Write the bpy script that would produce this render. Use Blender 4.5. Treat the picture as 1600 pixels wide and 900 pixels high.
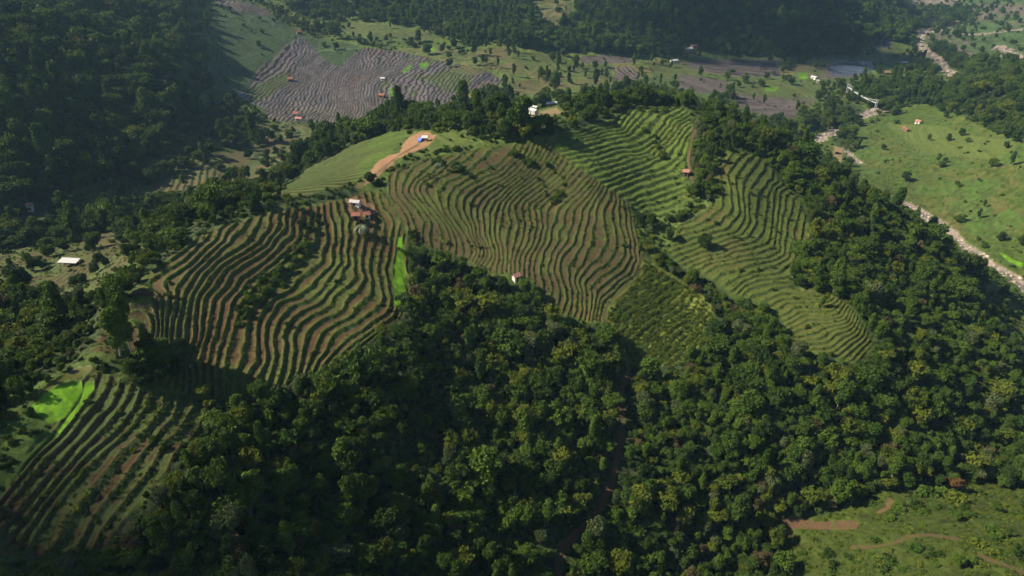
import bpy, bmesh, math, random
import numpy as np
from mathutils import Vector, Matrix, Euler

scene = bpy.context.scene
for o in list(bpy.data.objects):
    bpy.data.objects.remove(o, do_unlink=True)

# ------------------------------------------------------------------ camera, sky, sun, exposure
cam_d = bpy.data.cameras.new('camera')
cam = bpy.data.objects.new('camera', cam_d)
scene.collection.objects.link(cam)
cam.location = (0, 0, 0)
cam.rotation_euler = (math.radians(60.0), 0, 0)          # the drone looks 30 degrees below the horizon
cam_d.sensor_width = 36.0
cam_d.lens = 1081.0 * 36.0 / 1600.0
cam_d.clip_start = 1.0
cam_d.clip_end = 12000.0
scene.camera = cam

SUN_EL, SUN_AZ = math.radians(40.0), math.radians(-91.0)  # azimuth from +Y (away from the drone), clockwise: the sun stands on the left
SUN_DIR = Vector((math.sin(SUN_AZ) * math.cos(SUN_EL), math.cos(SUN_AZ) * math.cos(SUN_EL), math.sin(SUN_EL)))
world = bpy.data.worlds.new('World')
scene.world = world
world.use_nodes = True
wn = world.node_tree.nodes; wl = world.node_tree.links
bg = wn['Background']
sky = wn.new('ShaderNodeTexSky')
sky.sky_type = 'NISHITA'
sky.sun_disc = False
sky.sun_elevation = SUN_EL
sky.sun_rotation = SUN_AZ
sky.altitude = 900
sky.air_density = 1.0
sky.dust_density = 0.6
wl.new(sky.outputs['Color'], bg.inputs['Color'])
bg.inputs['Strength'].default_value = 0.05
sun_d = bpy.data.lights.new('sun', 'SUN')
sun_d.energy = 4.8
sun_d.angle = math.radians(0.55)
sun_d.color = (1.0, 0.875, 0.65)
sun = bpy.data.objects.new('sun', sun_d)
scene.collection.objects.link(sun)
sun.rotation_euler = SUN_DIR.to_track_quat('Z', 'Y').to_euler()
sun.location = SUN_DIR * 800

vs = scene.view_settings
vs.view_transform = 'Standard'
vs.look = 'None'
vs.exposure = 0.90
vs.gamma = 1.0
vs.use_curve_mapping = False
cy = scene.cycles
cy.use_adaptive_sampling = True
cy.adaptive_threshold = 0.03
cy.use_denoising = True
cy.max_bounces = 5
cy.diffuse_bounces = 2
cy.glossy_bounces = 1
cy.transmission_bounces = 3
cy.transparent_max_bounces = 8
cy.volume_bounces = 0
cy.caustics_reflective = False
cy.caustics_refractive = False

HAZE = 0.000088
# ------------------------------------------------------------------ terrain maths (numpy)
F_PX, CU, CV = 1081.0, 800.0, 450.0
PITCH = math.radians(30.0)
CP, SP = math.cos(PITCH), math.sin(PITCH)
CAM_Z = 0.0                       # heights are measured from the drone


def ray(u, v):
    a = (np.asarray(u, float) - CU) / F_PX
    b = (CV - np.asarray(v, float)) / F_PX
    return a, CP + b * SP, -SP + b * CP


def project(x, y, z):
    f = y * CP - z * SP
    f = np.maximum(f, 1e-3)
    up = y * SP + z * CP
    return CU + F_PX * x / f, CV - F_PX * up / f


def hash2(ix, iy, seed):
    h = (ix.astype(np.int64) * 374761393 + iy.astype(np.int64) * 668265263 + seed * 974634533) & 0xFFFFFFFF
    h = ((h ^ (h >> 13)) * 1274126177) & 0xFFFFFFFF
    return ((h ^ (h >> 16)) & 0xFFFFFF) / float(0xFFFFFF)


def vnoise(x, y, scale, seed=0):
    x = x / scale; y = y / scale
    ix = np.floor(x); iy = np.floor(y)
    fx = x - ix; fy = y - iy
    fx = fx * fx * (3 - 2 * fx); fy = fy * fy * (3 - 2 * fy)
    a = hash2(ix, iy, seed); b = hash2(ix + 1, iy, seed)
    c = hash2(ix, iy + 1, seed); d = hash2(ix + 1, iy + 1, seed)
    return (a + (b - a) * fx) * (1 - fy) + (c + (d - c) * fx) * fy - 0.5


def fbm(x, y, scale, seed=0, octv=4, gain=0.5):
    r = 0; amp = 1.0
    for k in range(octv):
        xr = x * math.cos(.6 * k + .3) - y * math.sin(.6 * k + .3)
        yr = x * math.sin(.6 * k + .3) + y * math.cos(.6 * k + .3)
        r = r + amp * vnoise(xr, yr, scale, seed + 17 * k)
        scale *= 0.5; amp *= gain
    return r


def sstep(a, b, x):
    t = np.clip((x - a) / (b - a), 0, 1)
    return t * t * (3 - 2 * t)


class TPS:
    def __init__(self, px, py, pv, reg=0.0):
        px = np.asarray(px, float); py = np.asarray(py, float); pv = np.asarray(pv, float)
        self.mx, self.my = px.mean(), py.mean()
        self.sc = max(px.std(), py.std(), 1e-6)
        self.px = (px - self.mx) / self.sc; self.py = (py - self.my) / self.sc
        n = len(px)
        d2 = (self.px[:, None] - self.px[None]) ** 2 + (self.py[:, None] - self.py[None]) ** 2
        K = 0.5 * d2 * np.log(d2 + 1e-12) + reg * np.eye(n)
        P = np.stack([np.ones(n), self.px, self.py], 1)
        A = np.zeros((n + 3, n + 3)); A[:n, :n] = K; A[:n, n:] = P; A[n:, :n] = P.T
        self.w = np.linalg.solve(A, np.concatenate([pv, np.zeros(3)]))

    def __call__(self, x, y):
        shp = np.shape(x)
        x = ((np.asarray(x, float) - self.mx) / self.sc).ravel()
        y = ((np.asarray(y, float) - self.my) / self.sc).ravel()
        out = np.empty(len(x))
        n = len(self.px)
        for i in range(0, len(x), 20000):
            xx = x[i:i + 20000, None]; yy = y[i:i + 20000, None]
            d2 = (xx - self.px) ** 2 + (yy - self.py) ** 2
            out[i:i + 20000] = (0.5 * d2 * np.log(d2 + 1e-12)) @ self.w[:n] + self.w[n] + self.w[n + 1] * xx[:, 0] + self.w[n + 2] * yy[:, 0]
        return out.reshape(shp)


# lie of the land: sight line (u, v) of the drone and the height of the ground it meets
CTRL = [
    # left ridge and its crest
    (0, 660, -110), (75, 600, -109), (150, 545, -108), (205, 480, -106), (270, 405, -106), (350, 355, -107), (440, 325, -109),
    (520, 305, -111), (570, 285, -111), (610, 250, -109.5), (660, 215, -108),
    # left field falling to the right
    (250, 560, -115), (310, 480, -114), (350, 400, -111), (380, 520, -120), (420, 430, -118), (480, 400, -119.5), (500, 345, -116), (460, 500, -123),
    (540, 430, -122.8), (560, 340, -117.5), (560, 500, -127), (625, 380, -126), (630, 470, -130), (520, 555, -129), (400, 595, -123), (320, 600, -121.5), (590, 335, -119.3),
    # bottom left field
    (150, 620, -113), (90, 690, -114), (0, 760, -114), (200, 700, -118), (270, 640, -119), (130, 780, -118.5), (0, 850, -117), (60, 890, -120), (200, 800, -121), (300, 720, -122.5),
    # central field
    (615, 300, -113), (700, 243, -108), (780, 226, -106), (850, 220, -105.5), (640, 350, -122), (700, 330, -119), (760, 290, -116), (800, 330, -123), (700, 390, -130),
    (760, 400, -131.5), (850, 290, -120), (900, 340, -127.5), (920, 285, -119), (980, 315, -127), (870, 420, -135), (960, 400, -136), (1003, 400, -138), (940, 490, -146), (860, 475, -142), (800, 440, -136),
    # summit and the green terraces
    (1000, 165, -107), (930, 195, -107), (1060, 165, -109), (1085, 165, -109), (960, 240, -114.5), (1040, 230, -117), (1060, 290, -127), (1010, 330, -131.5),
    # eastern terraces and ravine between
    (1130, 245, -117), (1190, 255, -121.5), (1150, 300, -126), (1210, 320, -133), (1250, 340, -138), (1100, 350, -133), (1200, 390, -140), (1060, 400, -140), (1150, 420, -141), (1210, 450, -144.5),
    (1050, 450, -147), (1100, 500, -152), (1000, 480, -147), (980, 560, -155), (1060, 560, -157), (1170, 490, -150), (1290, 470, -145.5), (1340, 500, -148.5), (1260, 500, -149), (1310, 560, -155), (1360, 530, -153),
    # foreground ravine
    (700, 450, -137.5), (760, 500, -143), (640, 560, -134.5), (560, 610, -133), (700, 600, -145), (800, 600, -151), (900, 600, -155), (480, 680, -134), (400, 780, -133), (600, 720, -145), (700, 760, -155),
    (300, 850, -127), (450, 890, -140), (700, 890, -163), (880, 880, -174), (850, 740, -162), (960, 720, -167), (1000, 820, -175), (1090, 650, -164), (1150, 760, -174), (1100, 880, -186),
    (1200, 640, -163), (1300, 650, -167), (1400, 620, -166), (1230, 830, -184), (1330, 820, -178), (1290, 740, -177), (1400, 740, -177), (1500, 720, -183), (1600, 760, -185),
    (1350, 880, -172), (1450, 840, -165), (1600, 890, -158), (1560, 820, -166), (1230, 895, -183),
    # spur on the right
    (1100, 185, -111), (1180, 215, -119), (1250, 250, -130), (1300, 280, -141), (1390, 340, -156), (1450, 395, -166), (1500, 450, -173), (1560, 520, -181), (1600, 565, -186),
    (1340, 380, -148), (1400, 460, -160), (1450, 540, -165), (1520, 620, -177), (1600, 660, -189),
    # river valley on the right
    (1440, 335, -208), (1500, 375, -208), (1560, 420, -207), (1600, 450, -207), (1585, 490, -205), (1345, 250, -205), (1280, 212, -204), (1315, 195, -202), (1355, 168, -200), (1380, 215, -200), (1450, 250, -196), (1540, 300, -194), (1600, 380, -200),
    (1520, 215, -186), (1600, 250, -180), (1600, 190, -170), (1560, 150, -168), (1600, 115, -160), (1450, 180, -194), (1500, 135, -190), (1250, 150, -196), (1180, 175, -191),
    # valley floor far right
    (1250, 110, -191), (1100, 105, -186), (1330, 105, -194), (1420, 110, -196), (1500, 95, -198), (1570, 90, -197), (1450, 55, -196), (1600, 60, -196), (1600, 10, -192), (1480, 3, -196), (1350, 70, -193),
    (1200, 88, -186), (1100, 78, -180), (1020, 75, -172), (1200, 40, -160), (1200, 0, -134), (1080, 30, -150), (1080, 0, -134), (1320, 40, -170), (1330, 0, -150), (1400, 20, -190),
    # middle distance
    (800, 120, -164), (800, 60, -152), (800, 5, -138), (900, 100, -170), (900, 50, -155), (950, 10, -140), (600, 30, -142), (600, 5, -132), (700, 50, -149), (700, 100, -160), (950, 140, -171), (1050, 130, -182),
    (500, 120, -165), (430, 180, -170), (520, 185, -172), (600, 165, -170), (640, 120, -164), (720, 130, -163), (380, 120, -160), (380, 60, -138), (480, 60, -150), (450, 20, -138), (380, 10, -122),
    (350, 270, -166), (440, 240, -169), (250, 290, -160), (200, 300, -157), (100, 325, -152), (30, 340, -151), (400, 290, -160), (330, 340, -140), (420, 310, -130), (200, 370, -143), (100, 400, -139), (110, 440, -134), (30, 430, -138), (250, 370, -133),
    (50, 490, -124), (130, 470, -121), (0, 570, -118), (100, 540, -115), (480, 285, -122), (560, 235, -117), (620, 205, -114), (560, 200, -135),
    (830, 175, -150), (750, 195, -127), (680, 190, -128), (760, 165, -158), (900, 165, -150), (680, 160, -166),
    # hill on the left
    (330, 230, -160), (300, 250, -159), (300, 150, -147), (300, 60, -128), (320, 10, -116), (150, 260, -150), (150, 170, -132), (150, 80, -107), (150, 0, -92), (0, 280, -138), (0, 180, -114), (0, 90, -96), (0, 0, -80),
    # beyond the frame
    (-300, 800, -104), (-300, 600, -117), (-300, 420, -135), (-300, 280, -130), (-300, 120, -94), (-300, 0, -72), (1900, 850, -158), (1900, 680, -188), (1900, 500, -204), (1900, 330, -185), (1900, 180, -150), (1900, 60, -170),
    (0, 1050, -124), (400, 1050, -145), (800, 1050, -176), (1200, 1050, -182), (1600, 1050, -166), (-300, 1050, -112), (1900, 1050, -160),
    (0, -50, -70), (300, -50, -98), (600, -50, -118), (800, -50, -120), (1000, -50, -112), (1200, -50, -95), (1350, -50, -120), (1480, -50, -178), (1600, -50, -176), (1900, -50, -150), (-300, -50, -62),
]
_c = np.array(CTRL, float)
_rx, _ry, _rz = ray(_c[:, 0], _c[:, 1])
_t = _c[:, 2] / _rz
_cx, _cy = _rx * _t, _ry * _t
_far = [(-1.0, 2600, -20), (-.5, 2600, -30), (0, 2600, -40), (.35, 2600, -10), (.6, 2600, -150), (1.0, 2600, -60), (-.5, 1500, -60), (0.05, 1700, -80), (.3, 1500, -60), (.62, 1900, -170), (1.0, 1700, -120), (-1.0, 1200, -30),
        (-1.2, 90, -104), (-.5, 80, -120), (0, 80, -170), (.5, 80, -176), (1.2, 80, -165)]
_cs = np.concatenate([_cx / _cy, [f[0] for f in _far]])
_cl = np.concatenate([np.log(_cy), np.log([f[1] for f in _far])])
_cz = np.concatenate([_c[:, 2], [f[2] for f in _far]])
_tps = TPS(_cs, _cl, _cz, reg=2e-5)

# fan-shaped lookup of the bare ground (bearing s = x / y, log distance)
S_N, L_N = 521, 700
S0, S1, L0, L1 = -1.25, 1.25, math.log(45.0), math.log(2600.0)
_sg = np.linspace(S0, S1, S_N); _lg = np.linspace(L0, L1, L_N)
_LG, _SG = np.meshgrid(_lg, _sg, indexing='ij')
_ZG = _tps(_SG, _LG)
_YG = np.exp(_LG); _XG = _SG * _YG
_amp = np.clip(_YG / 400., .5, 3.0)
_ZG = _ZG + _amp * 1.6 * fbm(_XG, _YG, 46.0, 3, 4) * sstep(0, 1, 1)
_slope = _ZG / _YG
_run = np.maximum.accumulate(_slope, axis=0)
_VIS = _slope >= np.concatenate([np.full((1, S_N), -9.), _run[:-1]]) - 0.0035


def bil(G, x, y):
    y = np.maximum(y, 46.0)
    fs = np.clip((x / y - S0) / (S1 - S0) * (S_N - 1), 0, S_N - 1.001)
    fl = np.clip((np.log(y) - L0) / (L1 - L0) * (L_N - 1), 0, L_N - 1.001)
    i = fl.astype(int); j = fs.astype(int); a = fl - i; b = fs - j
    return (G[i, j] * (1 - b) + G[i, j + 1] * b) * (1 - a) + (G[i + 1, j] * (1 - b) + G[i + 1, j + 1] * b) * a


def ground(x, y):
    return bil(_ZG, np.asarray(x, float), np.asarray(y, float))


def visible(x, y):
    return bil(_VIS.astype(float), x, y) > 0.5


def at(u, v):
    """ground point met by the sight line (u, v)"""
    dx, dy, dz = ray(float(u), float(v))
    s, m = dx / dy, dz / dy
    col = min(max((s - S0) / (S1 - S0) * (S_N - 1), 0), S_N - 1.001)
    j = int(col); b = col - j
    r = _run[:, j] * (1 - b) + _run[:, j + 1] * b
    k = int(np.argmax(r >= m)) if r[-1] >= m else L_N - 1
    if k == 0:
        k = 1
    r0, r1 = r[k - 1], r[k]
    f = 0.0 if r1 == r0 else min(max((m - r0) / (r1 - r0), 0), 1)
    yy = math.exp(_lg[k - 1] + f * (_lg[k] - _lg[k - 1]))
    return s * yy, yy


def at_poly(pts):
    return np.array([at(u, v) for u, v in pts])


def densify(pts, step):
    out = []
    for (a, b), (c, d) in zip(pts[:-1], pts[1:]):
        n = max(1, int(math.hypot(c - a, d - b) / step))
        out += [(a + (c - a) * k / n, b + (d - b) * k / n) for k in range(n)]
    return out + [pts[-1]]


def inside(poly, x, y):
    """signed distance to a polygon, positive inside; works in any plane"""
    p = np.asarray(poly, float); q = np.roll(p, -1, 0)
    ins = np.zeros(x.shape, bool); d2 = np.full(x.shape, 1e18)
    for (ax, ay), (bx, by) in zip(p, q):
        c = ((ay > y) != (by > y))
        with np.errstate(divide='ignore', invalid='ignore'):
            c &= x < (bx - ax) * (y - ay) / (by - ay + 1e-12) + ax
        ins ^= c
        ex, ey = bx - ax, by - ay
        t = np.clip(((x - ax) * ex + (y - ay) * ey) / (ex * ex + ey * ey + 1e-12), 0, 1)
        d2 = np.minimum(d2, (x - ax - t * ex) ** 2 + (y - ay - t * ey) ** 2)
    d = np.sqrt(d2)
    return np.where(ins, d, -d)


def near_line(pts, x, y):
    d2 = np.full(x.shape, 1e18)
    for (ax, ay), (bx, by) in zip(pts[:-1], pts[1:]):
        ex, ey = bx - ax, by - ay
        t = np.clip(((x - ax) * ex + (y - ay) * ey) / (ex * ex + ey * ey + 1e-12), 0, 1)
        d2 = np.minimum(d2, (x - ax - t * ex) ** 2 + (y - ay - t * ey) ** 2)
    return np.sqrt(d2)
# ------------------------------------------------------------------ terraces: lines of equal step number, followed bank by bank
FA = [
    (.5, [(440, 450), (475, 423.5), (493, 404), (503.5, 380), (503.5, 350), (502, 332)]), (.5, [(398, 560), (398, 540), (398, 517), (401.5, 492), (412, 480), (430, 465), (446, 453)]),
    (1.5, [(410.5, 540), (409, 510), (418, 492), (430, 472.5), (460, 457.5), (472, 451.5), (496, 429.5), (511, 410), (512.5, 395), (517, 372.5), (517, 354.5), (513, 342)]),
    (2.5, [(425, 540), (424, 513), (433, 498), (445, 483), (467.5, 469.5), (484, 460.5), (499, 450), (508, 437), (523, 417.5), (526, 398), (529, 380), (529, 360.5), (532, 347), (523, 332)]),
    (3.5, [(440.5, 555), (439, 525), (443.5, 507), (457, 492), (484, 477), (499, 465), (513, 450), (529, 431), (538, 410), (538, 392), (539.5, 377), (541, 360.5), (544, 347), (535, 333.5)]),
    (4.5, [(454, 525), (464.5, 504), (479.5, 493.5), (505, 477), (515.5, 465), (530, 450), (547, 432.5), (550, 413), (548.5, 395), (553, 380), (556, 365), (551.5, 354.5)]),
    (5.5, [(470.5, 523.5), (481, 507), (499, 495), (524.5, 481.5), (539.5, 465), (552, 450), (562, 434), (560.5, 416), (560.5, 392), (563.5, 383)]),
    (6.5, [(488.5, 540), (494.5, 525), (509.5, 508.5), (533.5, 495), (550, 477), (565, 460.5), (572, 450), (575.5, 434), (572.5, 410), (574, 387.5), (577, 377)]),
    (7.5, [(505, 547.5), (512.5, 526.5), (535, 510), (560.5, 493.5), (578, 477), (590, 463), (592, 450), (586, 428), (586, 407), (589, 386), (595, 350), (587, 329)]),
    (8.5, [(523, 546), (535, 529.5), (557.5, 513), (580, 499.5), (600, 482), (607, 465), (604, 449), (596.5, 425), (599.5, 404), (602.5, 387.5), (608.5, 357.5), (607, 347), (599.5, 332)]),
    (9.5, [(533.5, 547.5), (556, 528), (580, 514.5), (612, 490), (616, 472), (612, 447.5), (607, 425), (611.5, 404), (616, 372.5), (620.5, 353), (616, 335), (605.5, 321.5)]),
    (10.6, [(532, 561), (556, 540), (580, 523.5), (615, 502), (630, 480), (626, 447), (622, 410), (626, 371)]),
    (-.5, [(484, 365), (478, 383), (463, 401), (442, 417.5), (415, 440), (400, 465), (385, 480), (378, 500), (376, 530), (369, 570)]),
    (0, [(410, 472), (391, 495), (388, 517), (388, 540), (379, 570)]), (0, [(496, 347), (493, 377), (484, 395), (460, 422), (437.5, 441.5)]),
    (-1, [(365, 522), (361, 540), (354, 565)]),
    (-2, [(472, 353), (464.5, 377), (437.5, 404), (400, 431), (378.5, 453), (363.5, 472.5), (357.5, 495), (351.5, 517.5), (342.5, 547.5), (336.5, 577.5)]),
    (-3, [(457, 350), (452.5, 369.5), (430, 394), (420, 403), (387, 431), (365, 453), (350, 469.5), (344, 492), (338, 514.5), (330.5, 547.5), (324.5, 577.5)]),
    (-4, [(448, 350), (437.5, 366.5), (420, 389), (399, 404), (367.5, 425), (347, 454.5), (335, 469.5), (330.5, 492), (323, 514.5), (315.5, 540), (309.5, 570)]),
    (-5, [(436, 348.5), (430, 365), (420, 378), (382.5, 404), (352.5, 425), (330.5, 454.5), (321.5, 466.5), (317, 487.5), (314, 507)]),
    (-6, [(424, 350), (419, 364), (397.5, 383), (372, 399.5), (342, 422), (318.5, 453), (308, 471), (305, 492), (303.5, 510), (303.5, 532)]),
    (-7, [(403, 355), (390, 377), (367.5, 393.5), (342, 410), (318, 434), (306, 453), (297.5, 468), (294.5, 487.5), (290, 510), (287, 534), (284, 552)]),
    (-8, [(361.5, 372.5), (339, 395), (336, 402.5), (310.5, 428), (294, 450.5), (287, 468), (282.5, 480), (278, 502), (275, 525), (273.5, 547.5), (270.5, 558)]),
    (-9, [(351, 378.5), (330, 395), (315, 411.5), (297, 428), (277.5, 453.5), (274, 478), (269, 510)]),
    (-10, [(321, 389), (298.5, 416), (262, 440), (260, 453), (261.5, 472.5), (258.5, 495), (257, 517.5), (258.5, 540), (260, 562)]),
    (-11, [(233, 455), (247, 458), (251, 475), (252, 492)]), (-12, [(196, 480), (212, 474), (224, 466), (237, 465), (242, 487), (248, 510)]),
    (-13, [(191, 495), (210, 484), (226, 485), (236, 498), (240.5, 517.5)]), (-14, [(170, 520), (196, 502), (214, 507), (221, 514), (222, 534)]), (-15, [(150, 540), (175, 528), (190, 535), (196, 550)]),
]
FB = [
    (0, [(149, 595), (147, 610), (119, 650), (91, 684.5), (64, 708), (38, 738), (0, 787)]),
    (1, [(170, 612), (161, 625), (136, 650), (110, 684.5), (91, 702), (64, 732), (42, 757), (0, 806)]),
    (2, [(191, 610), (180.6, 631), (153, 659), (127.5, 686.6), (91, 726), (66, 758), (32, 800), (0, 835)]),
    (3, [(204, 621), (183, 652.6), (149, 684.5), (119, 714), (90, 750), (60, 787), (20, 840)]),
    (4, [(221, 618.6), (212.5, 642), (185, 674), (136, 713), (110, 742), (75, 785), (40, 840)]),
    (5, [(238, 621), (231.6, 640), (202, 676), (170, 702), (127.5, 745), (95, 778), (65, 823), (45, 870)]),
    (6, [(265.6, 621), (257, 652.6), (223, 689), (188, 724), (150, 765), (118, 800), (90, 860)]),
    (7, [(282.6, 623), (272, 657), (244, 692), (214, 728), (180, 768), (145, 812), (115, 870)]),
    (8, [(305, 640), (289, 668), (258, 706), (230, 742), (195, 785), (160, 830)]),
    (-1, [(131, 596), (128, 608), (112, 640), (75, 690), (45, 720), (10, 760)]), (-2, [(120, 588), (100, 600), (60, 625), (25, 665), (0, 690)]),
]
FC = [
    (1, [(608.5, 275.5), (607, 290.5), (608, 304), (616, 316), (637, 340)]),
    (2, [(644.5, 254.5), (620.5, 271), (617, 287.5), (619, 302.5), (637, 329.5), (648, 350), (650, 375)]),
    (3, [(664, 253), (646, 260.5), (637, 272.5), (631, 286), (629.5, 298), (635.5, 311.5), (652, 328), (662, 350), (662, 372)]),
    (4, [(670, 263.5), (655, 275.5), (643, 284.5), (640, 298), (646, 310), (661, 328), (674, 350), (674, 375)]),
    (5, [(676, 271), (652, 283), (647.5, 295), (649, 307), (664, 325), (683.5, 349), (690, 370)]),
    (6, [(676, 277), (659.5, 286), (656.5, 298), (664, 317.5), (694, 349), (704, 372), (702, 390)]),
    (7, [(735, 247), (700, 269.5), (676, 287.5), (667, 298), (671, 312), (692, 338)]),
    (8, [(764.5, 235), (740, 260), (712, 280), (698.5, 295), (689.5, 304), (685, 316), (691, 331), (701.5, 344.5), (720, 370), (724, 392)]),
    (9, [(800, 236), (780, 254), (731.5, 278.5), (715, 290.5), (704.5, 302.5), (701.5, 316), (706, 334), (715, 352), (730, 374), (737, 395)]),
    (10, [(722.5, 298), (715, 310), (713.5, 322), (718, 337), (730, 354), (742, 380), (745, 393), (738, 408)]),
    (12, [(829, 240), (800, 270), (780, 284), (749.5, 301), (739, 310), (735, 325), (736, 345), (742, 364.5), (754, 379.5), (754, 394.5), (748, 411)]),
    (13, [(763, 298), (751, 313), (745, 328), (747, 348), (749.5, 372), (761.5, 390), (763, 402)]),
    (14, [(775, 304), (761.5, 316), (756, 330), (756, 360), (763, 382.5), (769, 402)]),
    (15, [(779.5, 310), (769, 322), (767, 334), (764.5, 360), (770.5, 387), (773.5, 405), (764.5, 420)]),
    (16, [(788.5, 310), (779.5, 320.5), (775, 334.5), (772, 352.5), (778, 382.5), (781, 402), (775, 423)]),
    (17, [(868.5, 233.5), (859.5, 250), (844.5, 269.5), (825, 284.5), (802.5, 304), (789, 314.5), (785.5, 334.5), (779.5, 357), (781, 379.5), (785.5, 397.5), (784, 426)]),
    (18, [(796.5, 325), (796, 337.5), (794.5, 367.5), (790, 387), (792, 410), (790, 426)]),
    (19, [(805, 325), (806.5, 337.5), (809.5, 352.5), (803.5, 375), (799, 397.5), (797, 422)]),
    (20, [(888, 256), (870, 277), (850.5, 292), (831, 308.5), (817.5, 319), (816, 330), (818.5, 345), (817, 367.5), (809.5, 387), (803.5, 411)]),
    (21, [(825, 322), (826, 334.5), (830.5, 352.5), (824.5, 378), (814, 394.5), (811, 414)]),
    (22, [(835, 322), (836.5, 334.5), (838, 357), (833.5, 379.5), (823, 397.5), (820, 418)]),
    (23, [(910, 270), (893, 288), (876, 299.5), (864, 307), (852, 319), (847, 337.5), (847, 360), (839.5, 382.5), (827.5, 405)]),
    (24, [(850, 379.5), (836.5, 397.5), (833.5, 420)]), (25, [(876, 325), (864, 350), (858, 378), (843.5, 420), (850, 450), (842, 470)]),
    (26, [(930, 280), (915, 298), (897, 316), (885, 328), (880, 350), (872, 380), (855, 420), (866, 450), (858, 480)]),
    (28, [(939, 284.5), (930, 298), (918, 317.5), (910.5, 332), (903, 358), (896, 380), (876.5, 405), (875, 422), (882.5, 444.5), (885.5, 468.5), (878, 485)]),
    (29, [(911, 380), (891, 420), (891.5, 432.5), (896, 452), (891.5, 482)]),
    (30, [(950, 289), (942, 305), (934, 325), (930, 352), (926, 380), (905, 418), (897.5, 437), (903.5, 452), (900.5, 477.5)]),
    (31, [(957, 294), (952, 312), (946, 326), (944, 352), (948, 380), (927, 412), (908, 434), (906.5, 444.5), (911, 464), (911, 484)]),
    (32, [(962, 299), (958, 326), (960, 352), (966, 383), (958, 405), (934, 424), (915, 442), (914, 450.5), (914, 484)]),
    (33, [(966.5, 304), (966, 328), (970, 355), (978, 384), (976, 403), (960, 421), (935, 436), (929, 446), (929, 462.5), (922, 490)]),
    (34, [(976, 330), (984, 384), (986, 405), (970, 426), (941, 446), (931, 457), (928, 492)]),
    (35, [(984, 345), (992, 384.5), (994, 407), (982, 428), (957.5, 447.5), (936, 468.5), (932, 492)]),
    (36, [(992, 360), (999.5, 386), (1000, 410), (992, 428), (965, 450.5), (945, 470), (940, 490)]),
]
FD = [
    (0, [(911, 204), (932, 197), (960, 190)]), (1, [(869, 214), (911, 211.5), (932, 204), (971, 195)]), (2, [(869, 222), (896, 216), (923, 214), (944, 207), (973, 201), (990, 182)]),
    (3, [(872, 228), (905, 220.5), (935, 214.5), (974, 207), (990, 192), (1005, 175)]), (4, [(878, 235.5), (917, 228), (944, 220.5), (975.5, 213), (989, 203), (1004, 187.5), (1019, 172)]),
    (5, [(882.5, 243), (912.5, 237), (950, 228), (989, 217.5), (1013, 199), (1032, 180)]), (6, [(890, 249), (927.5, 241.5), (965, 232.5), (999.5, 226.5), (1022, 211), (1038, 195), (1053, 181)]),
    (7, [(899, 255), (932, 249), (971, 237), (1004, 234), (1032, 212), (1053, 186)]), (8, [(917, 262.5), (950, 253.5), (980, 246), (1010, 240), (1040, 213), (1061, 190)]),
    (9, [(923, 268.5), (957.5, 259.5), (995, 247.5), (1022, 243), (1046, 218), (1066, 192)]), (10, [(938, 276), (972.5, 264), (1004, 255), (1030, 240), (1053, 220), (1067, 200)]),
    (11, [(953, 282), (989, 268.5), (1014, 261), (1043, 243), (1062, 218)]), (12, [(958, 289), (975, 281), (999.5, 270), (1025, 267), (1047, 259), (1062, 240), (1073, 215)]),
    (13, [(967, 297), (990, 286), (1020, 276), (1050, 268), (1068, 250)]), (14, [(976, 304), (1000, 293), (1030, 284), (1065, 276)]), (15, [(985, 311), (1010, 302), (1040, 293), (1068, 284)]),
    (16, [(995, 318), (1020, 310), (1045, 302), (1070, 292)]), (17, [(1003, 324), (1040, 314), (1072, 302)]), (18, [(1010, 333), (1045, 325), (1078, 311)]),
]
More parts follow.
